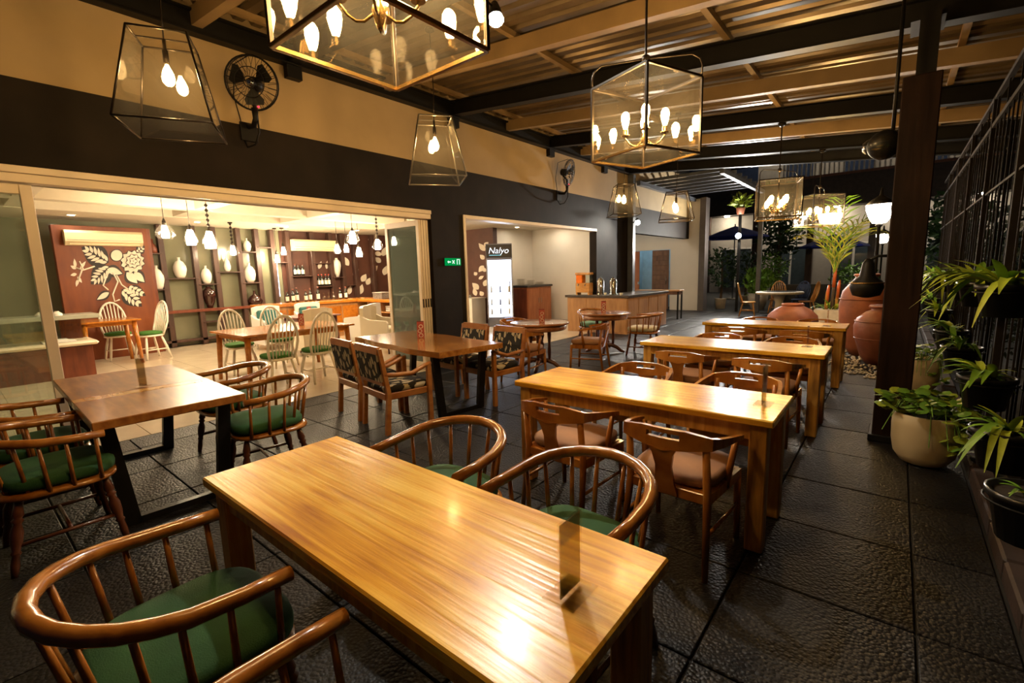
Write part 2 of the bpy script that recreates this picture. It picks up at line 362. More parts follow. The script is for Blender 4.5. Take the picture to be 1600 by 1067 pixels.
mjoint = plain('tile_joint', (0.36, 0.29, 0.2), 0.6, var=0.1)
kerbm = plain('kerb_brick', (0.035, 0.020, 0.016), 0.6, var=0.35, vs=8, bump=0.3, bs=30)
pebm = plain('pale_pebble', (0.52, 0.46, 0.36), 0.6, var=0.3, vs=20)
# ================================================================ STRUCTURE
XF = -5.85                       # facade plane
# ---- terrace floor: slab with joints, every tile its own part
floor = struct('floor', MB().bb(XF+0.01, 0.63, -2.5, 17.2, -0.10, -0.014).build('floor', groutm), 'dark terrace floor of large square pebbled tiles')
T = 0.70; xe = [0.17-T*k for k in range(9)]; XL = XF+0.015
tm = {}
def tile(x0, x1, y0, y1):
    w = round(x1-x0, 3)
    if w not in tm:
        g = 0.005; tm[w] = MB().bb(-w/2+g, w/2-g, -T/2+g, T/2-g, -0.05, 0.0, 0.004).mesh('floor_tile'); tm[w].materials.append(tilem)
    o = obj('floor_tile', tm[w], None, floor); o.location = ((x0+x1)/2, (y0+y1)/2, random.uniform(-0.0012, 0.0012)); return o
cols = [(xe[0], 0.49)]+[(xe[i+1], xe[i]) for i in range(8)]+[(XL, xe[8])]
yy = 0.315-4*T
while yy < 17.0:
    for c in cols: tile(c[0], c[1], yy, min(yy+T, 99))
    yy += T
# ---- ground beyond the terrace and in the passage
struct('floor_passage', MB().bb(-9.4, XF+0.01, 12.6, 17.2, -0.10, -0.004).build('x', tilem), 'dark floor of the passage by the wooden doors')
struct('ground', MB().bb(-30, 30, 17.2, 60, -0.30, -0.005).bb(0.63, 30, -3, 17.2, -0.30, -0.02).build('x', plain('night_ground', (0.03, 0.03, 0.028), 0.7, var=0.3)), 'dark garden ground beyond the terrace')
# ---- dining room floor
fin = struct('floor_dining', MB().bb(-13.5, XF+0.01, -2.5, 12.6, -0.10, -0.012).build('x', mjoint), 'polished cream tile floor of the dining room')
mt = MB().bb(-0.398, 0.398, -0.398, 0.398, -0.04, 0.0, 0.002).mesh('cream_tile'); mt.materials.append(marble)
ix = XF-0.39
while ix > -13.3:
    iy = -1.6
    while iy < 12.3:
        o = obj('cream_tile', mt, None, fin); o.location = (ix, iy, 0); iy += 0.8
    ix -= 0.8
# ---- facade
wl = MB()
wl.bb(XF-0.2, XF, -2.5, 17.2, 2.55, 3.28)
wl.bb(XF-0.2, XF, 5.15, 5.87, 0, 2.55); wl.bb(XF-0.2, XF, 10.53, 12.40, 0, 2.55)
wl = struct('wall_left', wl.build('x', darkwall), 'charcoal facade band and piers around the wide openings')
struct_up = MB().bb(XF-0.2, XF-0.003, -2.5, 17.2, 3.28, 4.62).build('upper_band', creamw, wl)
# header frames of the two openings
t1 = struct('trim_1', MB().bb(XF-0.14, XF+0.02, -2.5, 5.15, 2.50, 2.56, 0.004).bb(XF-0.12, XF, -2.5, 5.15, 2.425, 2.50, 0.004).build('x', framep), 'cream door track along the head of the folding door opening')
MB().bb(XF-0.16, XF-0.12, -2.5, 5.15, 2.42, 2.55).build('inner_fascia', ceilp, t1)
struct('trim_2', MB().bb(XF-0.2, XF+0.015, 5.87, 5.93, 0, 2.55, 0.004).bb(XF-0.2, XF+0.015, 5.93, 10.53, 2.49, 2.55, 0.004).build('x', framep), 'pale frame of the opening beside the green exit sign')
# ---- dining room walls and ceiling
struct('wall_back', MB().bb(-13.6, -13.42, -2.5, 10.67, 0, 2.87).build('x', sagewall), 'sage glazed back wall behind the vase shelves')
struct('wall_end', MB().bb(-13.42, -9.4, 10.67, 10.85, 0, 2.88).build('x', brownwall), 'dark brown painted end wall of the dining room')
struct('wall_service', MB().bb(-9.58, -9.4, 10.85, 12.75, 0, 2.88).bb(-9.58, -9.4, 12.75, 17.2, 0, 3.35).build('x', whitewall), 'off-white wall behind the wooden plate cabinet')
struct('wall_partition', MB().bb(-9.4, XF-0.2, 12.60, 12.75, 0, 2.88).build('x', whitewall), 'white partition closing the service opening')
struct('wall_near', MB().bb(-13.42, XF, -2.65, -2.5, 0, 4.6).build('x', whitewall))
cd = struct('ceiling_dining', MB().bb(-13.6, XF-0.2, -2.5, 8.3, 3.30, 3.42).bb(-13.6, -11.7, -2.5, 8.3, 2.87, 3.30).build('x', ceilp), 'pale coffered ceiling of the dining room')
for x in (-6.5, -8.55, -10.5): MB().bb(x-0.12, x+0.12, -2.5, 8.2, 2.88, 3.30, 0.006).build('ceiling_beam', ceilp, cd)
for y in (-1.4, 1.0, 3.4, 5.6): MB().bb(-11.7, XF-0.2, y-0.12, y+0.12, 2.885, 3.30, 0.006).build('ceiling_beam', ceilp, cd)
struct('ceiling_service', MB().bb(-13.6, XF-0.2, 8.3, 12.75, 2.88, 3.42).build('x', ceilp), 'flat pale ceiling over the fridge and plate cabinet')
struct('ceiling_passage', MB().bb(-9.6, XF-0.2, 12.75, 17.2, 3.35, 3.45).build('x', ceilp), 'pale ceiling of the passage by the wooden doors')
pl_ = thing('ceiling_lamp', 'round added fill lamp on the passage ceiling to brighten the end wall', 'lamp', (-7.0, 14.9, 3.35))  # added lamp, unseen behind the fascia, brightens the white end wall
MB().lathe([(0.20, 0), (0.20, -0.05), (0.15, -0.08)], n=20).build('shade', emit('passage_fill_lamp', (1.0, 0.9, 0.75), 32), pl_); MB().lathe([(0.22, 0), (0.22, -0.02)], n=20).build('base', whitep, pl_)
struct('wall_bar', MB().bb(-13.42, -13.39, 6.2, 10.66, 0, 2.87).build('x', brownwall), 'dark brown wall behind the bar bottles')
# ---- far end wall with the two doors
ew = MB().bb(-9.4, -8.05, 17.2, 17.4, 0, 3.9).bb(-8.05, -6.5, 17.2, 17.4, 2.22, 3.9).bb(-6.5, -5.40, 17.2, 17.4, 0, 3.9)
struct('wall_far', ew.build('x', whitewall), 'white wall at the end of the passage around the doors')
struct('trim_3', MB().bb(-5.42, -5.22, 17.0, 17.4, 0, 3.9).build('x', plain('grey_corner', (0.12, 0.10, 0.09), 0.6)), 'grey corner post of the white passage wall')
d1 = struct('door_1', MB().bb(-7.15, -6.52, 17.10, 17.15, 0.02, 2.2, 0.004).build('x', doorw), 'dark brown slatted wooden door standing half open in the passage')
for k in range(12): MB().bb(-7.12, -6.55, 17.085, 17.105, 0.08+k*0.175, 0.235+k*0.175, 0.004).build('door_board', doorw, d1)
MB().cyl((-6.60, 17.08, 0.95), (-6.60, 17.08, 1.25), 0.012).build('door_handle', chrome, d1)
d2 = struct('door_2', MB().bb(-8.04, -7.68, 17.14, 17.19, 0.02, 2.2, 0.004).build('x', doorr), 'red-brown wooden door leaf beside the blue-lit doorway')
MB().bb(-7.70, -7.66, 17.05, 17.14, 0.95, 1.05, 0.004).build('door_handle', chrome, d2)
struct('wall_washroom', MB().bb(-8.3, -6.3, 18.6, 18.7, 0, 2.8).bb(-8.3, -8.2, 17.4, 18.6, 0, 2.8).bb(-6.4, -6.3, 17.4, 18.6, 0, 2.8).bb(-8.3, -6.3, 17.4, 18.7, 2.8, 2.9).build('x', plain('pale_blue_wall', (0.45, 0.62, 0.70), 0.5, var=0.08)), 'pale blue room seen through the doorway')
wl_ = thing('ceiling_lamp', 'round white lamp on the ceiling of the pale blue room', 'lamp', (-7.4, 18.0, 2.80))
MB().lathe([(0.14, 0), (0.14, -0.05), (0.11, -0.07)]).build('shade', emit('washroom_lamp', (0.8, 0.93, 1.0), 14), wl_)
MB().lathe([(0.16, 0), (0.16, -0.02)]).build('base', whitep, wl_)
# ---- roof: corrugated sheets on black and tan rafters
SL = 0.095
def zr(x, d=0.0): return 4.10-SL*(x+5.85)+d
X0R, X1R = XF, 1.9
rib = 0.19
def sheet(y0, y1):
    m = MB(); prof = []; y = y0
    while y < y1-1e-6:
        prof += [(y, 0), (y+rib*0.52, 0), (y+rib*0.66, 0.045), (y+rib*0.86, 0.045)]; y += rib
    prof.append((y1, 0)); vs = []; fs = []
    for yv, h in prof:
        for x in (X0R, X1R): vs.append((x, yv, zr(x, 0.285)+h))
    for i in range(len(prof)-1): fs.append((2*i, 2*i+1, 2*i+3, 2*i+2))
    n = len(vs); vs2 = [(a, b, c+0.004) for a, b, c in vs]
    m.add(vs, fs); m.add(vs2, [f[::-1] for f in fs])
    return m
rootroof = struct('ceiling', MB().bb(X0R, X1R, -2.6, 12.45, 0, 0.01).build('x', plain('roof_liner', (0.05, 0.04, 0.03), 0.7)), 'sloping roof of corrugated metal sheets on steel rafters')
for v in rootroof.data.vertices: v.co.z += zr(v.co.x, 0.36)
y = -2.5; w = rib*5
while y < 12.3:
    sheet(y, y+w).build('roof_sheet', roofm, rootroof); y += w
def slant(m, y0, y1, d0, d1, x0=X0R, x1=X1R):
    vs = [(x, yv, zr(x, d)) for x in (x0, x1) for yv in (y0, y1) for d in (d0, d1)]
    m.add(vs, [(0, 1, 3, 2), (4, 6, 7, 5), (0, 4, 5, 1), (2, 3, 7, 6), (0, 2, 6, 4), (1, 5, 7, 3)]); return m
for yb in (0.35, 3.05, 5.70, 8.50, 10.85, 12.25):
    m = MB(); slant(m, yb-0.012, yb+0.012, 0.008, 0.212); slant(m, yb-0.07, yb+0.07, 0.0, 0.012); slant(m, yb-0.07, yb+0.07, 0.208, 0.22)
    m.build('black_rafter', blacksteel, rootroof)
for yb in (2.05, 4.40, 7.08, 9.72):
    slant(MB(), yb-0.05, yb+0.05, 0.05, 0.22).build('tan_rafter', tansteel, rootroof)
for xp in (-5.55, -3.46, -1.57, 0.35):
    m = MB(); z = zr(xp)
    m.bb(xp-0.03, xp+0.03, -2.4, 12.3, z+0.222, z+0.232); m.bb(xp-0.03, xp-0.02, -2.4, 12.3, z+0.23, z+0.285); m.bb(xp+0.02, xp+0.03, -2.4, 12.3, z+0.23, z+0.285)
    m.build('purlin', tansteel, rootroof)
# black beam along the wall
MB().bb(XF+0.005, XF+0.125, -2.5, 12.3, 4.06, 4.075).bb(XF+0.055, XF+0.07, -2.5, 12.3, 4.075, 4.28).bb(XF+0.005, XF+0.125, -2.5, 12.3, 4.27, 4.29).build('wall_beam', blacksteel, rootroof)
for yb in (0.35, 3.05, 5.70, 8.50, 10.85): MB().bb(XF, XF+0.09, yb-0.09, yb+0.09, 3.92, 4.06).build('beam_bracket', blacksteel, rootroof)
struct('floor_step', MB().bb(-2.75, -0.75, 9.6, 13.6, -0.02, 0.13, 0.01).build('x', plain('dark_step_stone', (0.03, 0.022, 0.018), 0.45, var=0.3)), 'low dark step under the squat jar and palm planter')
# ---- clad pillar and its steel post carrying the roof
pl = struct('pillar_right', MB().bb(0.00, 0.13, 5.34, 5.52, 0.0, zr(0.07, 0.0)).bb(-0.06, 0.16, 5.40, 5.76, zr(0.07, -0.03), zr(0.07, 0.0)).build('x', blacksteel), 'black steel post with dark timber cladding carrying the roof')
MB().bb(-0.075, 0.165, 5.03, 5.335, 0.0, 2.98, 0.008).build('timber_cladding', cladw, pl)
MB().bb(-0.10, 0.19, 5.0, 5.36, 0.0, 0.06, 0.006).build('base_plate', blacksteel, pl)
MB().tube([(-0.11, 5.16, 3.60), (-0.11, 5.16, 2.62)], 0.014).build('conduit', blacksteel, pl)
# far steel column on the counter line
struct('pillar_far', MB().bb(XF+0.02, XF+0.18, 12.22, 12.38, 0, 4.06, 0.006).build('x', greysteel), 'slim grey steel column behind the serving counter')
# ---- kerb stones and fence on the right
kb = struct('kerb', MB().bb(0.505, 0.62, -2.5, 14.2, -0.05, 0.02).build('x', groutm), 'low dark brick kerb at the foot of the iron fence')
ym = -2.4; km = MB().bb(-0.058, 0.058, -0.225, 0.225, -0.06, 0.06, 0.012).mesh('kerb_stone'); km.materials.append(kerbm)
while ym < 13.9:
    o = obj('kerb_stone', km, None, kb); o.location = (0.562, ym+0.23, 0.045+random.uniform(-0.01, 0.01)); ym += 0.46
fx = 0.665
fn = thing('iron_fence', 'tall black wrought iron fence with hoops behind the potted plants', 'fence', (fx, 8, 0.0))
railm = plain('fence_rail_iron', (0.03, 0.022, 0.016), 0.8, 0.0, spec=0.15, var=0.3)
def fbar(y0, y1, z0, z1, r): return MB().bb(-r, r, y0-8, y1-8, z0, z1)
fbar(1.6, 13.75, 3.15, 3.19, 0.02).build('top_rail', railm, fn)
fbar(1.6, 13.75, 2.87, 2.91, 0.02).build('rail', railm, fn)
fbar(1.6, 13.75, 2.20, 2.22, 0.012).build('rail', railm, fn)
fbar(1.6, 13.75, 0.16, 0.20, 0.02).build('rail', blacksteel, fn)
ironm = plain('fence_iron', (0.012, 0.009, 0.007), 0.8, 0.0, spec=0.12, var=0.3)
bm_ = MB().bb(-0.006, 0.006, -0.006, 0.006, 0.20, 2.87).mesh('bar'); bm_.materials.append(ironm)
pm_ = MB().bb(-0.025, 0.025, -0.025, 0.025, 0.0, 3.19, 0.004).mesh('post'); pm_.materials.append(ironm)
k = 0; yb = 1.7
while yb < 13.75:
    if k % 8 == 0: o = obj('post', pm_, None, fn)
    else: o = obj('bar', bm_, None, fn)
    o.location = (0, yb-8, 0); k += 1; yb += 0.224
bs_ = MB().bb(-0.006, 0.006, -0.006, 0.006, 2.91, 3.15).mesh('short_bar'); bs_.materials.append(ironm)
yb = 2.0
while yb < 13.6: obj('short_bar', bs_, None, fn).location = (0, yb-8, 0); yb += 0.62
for yc in [1.7+0.896+1.792*i for i in range(7)]:
    for rr, zt in ((0.19, 2.78), (0.10, 2.52)):
        pts = [(0.014, yc-rr-8, 0.22), (0.014, yc-rr-8, zt-rr)]+[(0.014, yc-8-rr*math.cos(math.radians(a)), zt-rr+rr*math.sin(math.radians(a))) for a in range(20, 180, 20)]+[(0.014, yc+rr-8, zt-rr), (0.014, yc+rr-8, 0.22)]
        MB().tube(pts, 0.007, 6).build('hoop', ironm, fn)
# ================================================================ LONG TEAK TABLES
def long_table(cx, cy, label, L=1.70, D=0.60, H=0.76):
    t = thing('long_table', label, 'table', (cx, cy, 0), 0, 'long teak tables')
    MB().bb(-L/2, L/2, -D/2, D/2, H-0.04, H, 0.006).build('tabletop', teak, t)
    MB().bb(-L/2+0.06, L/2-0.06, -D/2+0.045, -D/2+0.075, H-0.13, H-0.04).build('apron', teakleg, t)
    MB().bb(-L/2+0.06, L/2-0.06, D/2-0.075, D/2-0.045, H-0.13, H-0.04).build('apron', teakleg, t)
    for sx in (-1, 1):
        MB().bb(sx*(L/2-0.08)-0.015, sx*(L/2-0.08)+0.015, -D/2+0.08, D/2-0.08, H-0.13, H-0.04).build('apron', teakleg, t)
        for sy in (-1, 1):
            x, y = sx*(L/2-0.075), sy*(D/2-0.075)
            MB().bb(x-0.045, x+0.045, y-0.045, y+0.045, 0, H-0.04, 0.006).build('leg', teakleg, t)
    return t
TX = -1.28
TB = [(0.88, 'pale teak long table with the green-cushioned armchairs, worn glossy top'),
      (2.90, 'pale teak long table next to the green-chaired one, dark card stand at its end'),
      (5.09, 'pale teak long table, third along the row from the green-chaired one'),
      (7.22, 'pale teak long table at the end of the row by the terracotta jars')]
for cy, lb in TB: long_table(TX, cy, lb)
# ================================================================ CHAIRS
def blob(m, w, d, z0, z1, cy=0.0, e=0.75, taper=1.0, n=28, dome=0.012, cx=0.0):
    """a rounded cushion"""
    rings = [(0.90, 0.0), (0.99, 0.22), (1.0, 0.5), (0.985, 0.78), (0.90, 0.97), (0.5, 1.0)]
    vs = []; fs = []
    for s, h in rings:
        for k in range(n):
            a = 2*math.pi*k/n; c, q = math.cos(a), math.sin(a)
            x = math.copysign(abs(c)**e, c)*w/2*s; y = math.copysign(abs(q)**e, q)*d/2*s
            x *= 1+(taper-1)*(0.5-y/d)
            vs.append((cx+x, cy+y, z0+(z1-z0)*h+(dome if s == 0.5 else 0)))
    for i in range(len(rings)-1):
        for k in range(n):
            l = (k+1) % n; fs.append((i*n+k, i*n+l, (i+1)*n+l, (i+1)*n+k))
    N = len(rings)*n; vs.append((cx, cy, z1+dome*1.2)); fs += [((len(rings)-1)*n+k, (len(rings)-1)*n+(k+1) % n, N) for k in range(n)]
    fs.append(tuple(range(n))[::-1]); return m.add(vs, fs, True)
def turned(p0, p1, r):
    """turned leg from top p0 to floor p1"""
    pr = [(0, 0.8), (0.10, 1.0), (0.20, 1.25), (0.24, 0.8), (0.27, 1.3), (0.31, 0.8), (0.42, 1.35), (0.55, 1.25), (0.66, 0.85), (0.69, 1.15), (0.72, 0.8), (0.85, 0.95), (1.0, 0.7)]
    a, b = V3(p0), V3(p1); return [a+(b-a)*t for t, _ in pr], [r*q for _, q in pr]
def captain_chair(label, cushion=greenc, wm=chairw, lm=legw):
    t = thing('spindle_armchair', label, 'chair')
    m = MB(); blob(m, 0.56, 0.54, 0.395, 0.435, 0.07, 0.62, 0.92, dome=0.0); m.build('seat', wm, t)
    m = MB(); blob(m, 0.53, 0.50, 0.437, 0.515, 0.085, 0.55, 0.92); m.build('cushion', cushion, t)
    for sx in (-1, 1):
        for y0, y1 in ((0.26, 0.31), (-0.10, -0.17)):
            p, r = turned((sx*0.19, y0, 0.40), (sx*0.245, y1, 0.0), 0.021); MB().tube(p, r, 10).build('leg', lm, t)
        MB().cyl((sx*0.225, 0.285, 0.16), (sx*0.225, -0.14, 0.16), 0.011).build('stretcher', lm, t)
    MB().cyl((-0.225, 0.08, 0.16), (0.225, 0.08, 0.16), 0.011).build('stretcher', lm, t)
    pts = [(-0.285, 0.275, 0.690), (-0.29, 0.15, 0.695), (-0.285, 0.02, 0.705)]
    for k in range(1, 12):
        a = math.radians(180+15*k); pts.append((0.28*math.cos(a), 0.02+0.265*math.sin(a), 0.705+0.045*math.sin(math.radians(15*k))))
    pts += [(0.285, 0.02, 0.705), (0.29, 0.15, 0.695), (0.285, 0.275, 0.690)]
    MB().tube(pts, [0.023]*2+[0.025]*(len(pts)-4)+[0.023]*2, 12).build('arm_rail', wm, t)
    def rail(a):   # point on rail, a in degrees around
        return (0.28*math.cos(math.radians(a)), 0.02+0.265*math.sin(math.radians(a)), 0.70+0.045*max(0, -math.sin(math.radians(a))))
    for sx in (-1, 1):
        MB().tube([(sx*0.255, 0.24, 0.42), (sx*0.288, 0.235, 0.69)], [0.012, 0.009]).build('spindle', wm, t)
        MB().tube([(sx*0.258, 0.12, 0.42), (sx*0.288, 0.11, 0.69)], [0.012, 0.009]).build('spindle', wm, t)
        MB().tube([(sx*0.255, 0.02, 0.42), (sx*0.283, 0.0, 0.70)], [0.012, 0.009]).build('spindle', wm, t)
    for a in (205, 232, 256, 284, 308, 335):
        p = rail(a); MB().tube([(p[0]*0.82, 0.03+(p[1]-0.02)*0.80, 0.42), p], [0.012, 0.009]).build('spindle', wm, t)
    return t
def slot_chair(label):
    t = thing('slot_back_armchair', label, 'chair')
    m = MB(); blob(m, 0.47, 0.46, 0.435, 0.505, 0.02, 0.45, 0.94); m.build('cushion', tanc, t)
    fr = MB(); fr.bb(-0.235, 0.235, 0.205, 0.235, 0.375, 0.43, 0.004); fr.bb(-0.215, 0.215, -0.225, -0.195, 0.375, 0.43, 0.004)
    for sx in (-1, 1): fr.strip([(sx*0.235, 0.22, 0), (sx*0.205, -0.21, 0)], [(0.375, 0.43)]*2, 0.028)
    fr.bb(-0.22, 0.22, -0.2, 0.2, 0.40, 0.434); fr.build('seat_frame', slotw, t)
    for sx in (-1, 1):
        MB().tube([(sx*0.235, 0.235, 0.0), (sx*0.228, 0.215, 0.42)], [0.015, 0.022], 8).build('leg', slotw, t)
        MB().tube([(sx*0.222, 0.02, 0.39), (sx*0.262, 0.045, 0.665)], [0.019, 0.016], 8).build('arm_support', slotw, t)
        MB().tube([(sx*0.225, -0.275, 0.0), (sx*0.205, -0.215, 0.42), (sx*0.200, -0.245, 0.70)], [0.015, 0.022, 0.018], 8).build('leg', slotw, t)
    # crest rail with its slot
    def path(u):   # u -1..1
        a = abs(u); s = math.copysign(1, u) if u else 1
        if a < 0.5:
            x = 0.225*(a/0.5); y = -0.285+0.045*(a/0.5)**2
        else:
            k = (a-0.5)/0.5; x = 0.225+0.052*math.sin(k*math.pi/2*0.95); y = -0.24+0.315*k**1.25
        return (s*x, y, 0)
    def hh(u):
        a = abs(u); top = 0.755-0.06*max(0, a-0.25)/0.75-0.02*a**4; bot = 0.640+0.035*min(1, a/0.55)-0.0*a
        if a > 0.55: bot = 0.675-0.012*(a-0.55)/0.45
        return (min(bot, top-0.026), top)
    us = [-1+2*i/32 for i in range(33)]; c = MB()
    A = [u for u in us if u <= -0.185]; B = [u for u in us if u >= 0.185]; Cn = [A[-1]]+[u for u in us if -0.185 < u < 0.185]+[B[0]]
    c.strip([path(u) for u in A], [hh(u) for u in A], 0.026); c.strip([path(u) for u in B], [hh(u) for u in B], 0.026)
    c.strip([path(u) for u in Cn], [(hh(u)[1]-0.022, hh(u)[1]) for u in Cn], 0.026)
    c.strip([path(u) for u in Cn], [(hh(u)[0], hh(u)[1]-0.050) for u in Cn], 0.026)
    c.build('crest_rail', slotw, t)
    prof = [(-0.075, 0.655), (-0.055, 0.62), (-0.042, 0.55), (-0.050, 0.45), (-0.062, 0.385), (0.062, 0.385), (0.050, 0.45), (0.042, 0.55), (0.055, 0.62), (0.075, 0.655)]
    MB().prism(prof, 0.018, lambda a, b, c: (a, -0.218-0.062*(b-0.385)/0.27-c, b)).build('splat', slotw, t)
    MB().cyl((-0.235, 0.225, 0.22), (-0.215, -0.235, 0.22), 0.010).build('stretcher', slotw, t); MB().cyl((0.235, 0.225, 0.22), (0.215, -0.235, 0.22), 0.010).build('stretcher', slotw, t)
    return t
def floral_chair(label):
    t = thing('floral_armchair', label, 'chair')
    m = MB(); blob(m, 0.52, 0.50, 0.40, 0.475, 0.02, 0.35, 0.95); m.build('seat', floralm, t)
    fr = MB().bb(-0.27, 0.27, 0.235, 0.265, 0.34, 0.41, 0.004).bb(-0.25, 0.25, -0.245, -0.215, 0.34, 0.41, 0.004).bb(-0.255, -0.225, -0.24, 0.25, 0.34, 0.405, 0.004).bb(0.225, 0.255, -0.24, 0.25, 0.34, 0.405, 0.004)
    fr.build('seat_frame', florw, t)
    for sx in (-1, 1):
        MB().strip([(sx*0.262, 0.225, 0), (sx*0.262, 0.27, 0)], [(0, 0.64)]*2, 0.04).build('leg', florw, t)
        m = MB(); pr = [(-0.27, 0.0), (-0.232, 0.40), (-0.30, 0.86), (-0.265, 0.86), (-0.19, 0.40), (-0.225, 0.0)]
        m.prism(pr, 0.042, lambda a, b, c, s=sx: (s*0.262-0.021+c, a, b)); m.build('leg', florw, t)
        ap = [(sx*0.262, -0.25, 0.60), (sx*0.268, -0.12, 0.585), (sx*0.272, 0.05, 0.575), (sx*0.266, 0.2, 0.63), (sx*0.262, 0.275, 0.648)]
        MB().tube(ap, [0.022, 0.024, 0.024, 0.024, 0.02], 8).build('armrest', florw, t)
    MB().prism([(-0.305, 0.80), (-0.300, 0.875), (-0.268, 0.875), (-0.262, 0.80)], 0.50, lambda a, b, c: (c-0.25, a, b)).build('top_rail', florw, t)
    MB().prism([(-0.262, 0.49), (-0.268, 0.53), (-0.232, 0.53), (-0.226, 0.49)], 0.50, lambda a, b, c: (c-0.25, a, b)).build('back_rail', florw, t)
    MB().prism([(-0.268, 0.525), (-0.308, 0.805), (-0.245, 0.80), (-0.215, 0.66), (-0.218, 0.53)], 0.482, lambda a, b, c: (c-0.241, a, b)).build('back_pad', floralm, t)
    return t
def windsor_chair(label, wm=whitew, cushion=greenb, H=0.95, name='hoop_back_chair'):
    t = thing(name, label, 'chair')
    m = MB(); blob(m, 0.44, 0.43, 0.42, 0.455, 0.0, 0.8, 0.95, dome=0); m.build('seat', wm, t)
    if cushion: m = MB(); blob(m, 0.42, 0.40, 0.456, 0.51, 0.01, 0.75, 0.95); m.build('cushion', cushion, t)
    for sx in (-1, 1):
        MB().tube([(sx*0.13, 0.13, 0.43), (sx*0.17, 0.17, 0.22), (sx*0.20, 0.20, 0)], [0.018, 0.024, 0.016]).build('leg', wm, t)
        MB().tube([(sx*0.13, -0.13, 0.43), (sx*0.17, -0.18, 0.22), (sx*0.20, -0.23, 0)], [0.018, 0.024, 0.016]).build('leg', wm, t)
        MB().cyl((sx*0.178, 0.178, 0.18), (sx*0.178, -0.19, 0.18), 0.010).build('stretcher', wm, t)
    MB().cyl((-0.178, 0, 0.18), (0.178, 0, 0.18), 0.010).build('stretcher', wm, t)
    def hp(a):
        x = 0.205*math.cos(math.radians(a)); z = 0.68+(H-0.68)*max(0, math.sin(math.radians(a))); return (x, -0.19-0.11*(z-0.44)/(H-0.44), z)
    pts = [(0.165, -0.15, 0.44), (0.195, -0.19, 0.56)]+[hp(a) for a in range(0, 181, 15)]+[(-0.195, -0.19, 0.56), (-0.165, -0.15, 0.44)]
    MB().tube(pts, 0.019, 8).build('hoop', wm, t)
    for i in range(7):
        u = (i-3)/3.0; x0 = u*0.125; x1 = u*0.165; a = math.degrees(math.acos(max(-1, min(1, x1/0.205)))); p = hp(a)
        MB().tube([(x0, -0.165, 0.445), p], [0.011, 0.008], 6).build('spindle', wm, t)
    return t
def tub_chair(label, mt, skirt=True, cushion=None):
    t = thing('upholstered_armchair', label, 'chair')
    m = MB(); blob(m, 0.50, 0.50, 0.36, 0.47, 0.03, 0.4); m.build('seat', mt, t)
    pts = [(-0.27, -0.24, 0), (-0.15, -0.29, 0), (0, -0.305, 0), (0.15, -0.29, 0), (0.27, -0.24, 0)]
    MB().strip(pts, [(0.10 if skirt else 0.30, 0.84), (0.10 if skirt else 0.30, 0.865), (0.10 if skirt else 0.3, 0.87), (0.10 if skirt else 0.3, 0.865), (0.10 if skirt else 0.3, 0.84)], 0.06).build('backrest', mt, t)
    for sx in (-1, 1):
        m = MB(); m.prism([(-0.26, 0.12 if skirt else 0.32), (-0.26, 0.70), (-0.1, 0.63), (0.24, 0.60), (0.26, 0.57), (0.26, 0.12 if skirt else 0.32)], 0.055, lambda a, b, c, s=sx: (s*0.275-0.0275+c, a, b)); m.build('armrest', mt, t)
        for sy in (-1, 1): MB().tube([(sx*0.24, sy*0.22, 0.34), (sx*0.25, sy*0.24, 0)], [0.02, 0.015]).build('leg', mt if skirt else legw, t)
    if skirt: MB().bb(-0.25, 0.25, 0.20, 0.26, 0.12, 0.38, 0.01).build('skirt', mt, t)
    if cushion: m = MB(); m.bb(-0.20, 0.20, -0.26, -0.17, 0.48, 0.78, 0.03); m.build('cushion', cushion, t)
    return t
PI = math.pi
G1 = 'spindle armchairs on the terrace'
cc = captain_chair('x'); first = [True]
def place(proto, flag, x, y, rz, label, group):
    if flag[0]:
        flag[0] = False; proto.location = (x, y, 0); proto.rotation_euler = (0, 0, rz); proto['label'] = label; proto['group'] = group; return proto
    return dup(proto, (x, y, 0), rz, label, group)
gl = 'green-cushioned spindle armchair '
place(cc, first, -1.61, 0.275, 0.0, gl+'at the pale long table, diagonally across from its menu stand', G1)
place(cc, first, -0.74, 0.285, 0.03, gl+'at the menu-stand end of the pale table, facing the slot-back chairs', G1)
place(cc, first, -1.69, 1.54, PI+0.06, gl+'between the pale long table and the floral chairs', G1)
place(cc, first, -0.92, 1.53, PI-0.04, gl+'between the menu stand and the tan slot-back chairs', G1)
place(cc, first, -4.60, 1.64, PI, gl+'between the dark slab table and the white hoop-back chairs', G1)
place(cc, first, -3.72, 1.56, PI-0.14, gl+'at the dark slab table corner beside the floral chairs', G1)
place(cc, first, -3.80, 0.23, 0.0, gl+'at the dark slab table, nearer the pale long table', G1)
place(cc, first, -4.50, 0.22, 0.0, gl+'at the dark slab table, nearer the glass door panel', G1)
ccg = captain_chair('spindle armchair with mint cushion between round table and serving counter', plain('mint_fabric', (0.16, 0.34, 0.22), 0.8)); ccg.location = (-4.75, 8.35, 0); ccg.rotation_euler = (0, 0, -2.2)
ccp = captain_chair('spindle armchair with pale cushion beside the round table nearest the counter', palec); ccp.location = (-3.42, 8.02, 0); ccp.rotation_euler = (0, 0, PI/2+0.15)
sc = slot_chair('x'); f2 = [True]; G2 = 'slot-back armchairs at the long tables'
rows = [('second', 2.52, 3.47), ('third', 4.68, 5.66), ('last', 6.84, 7.78)]
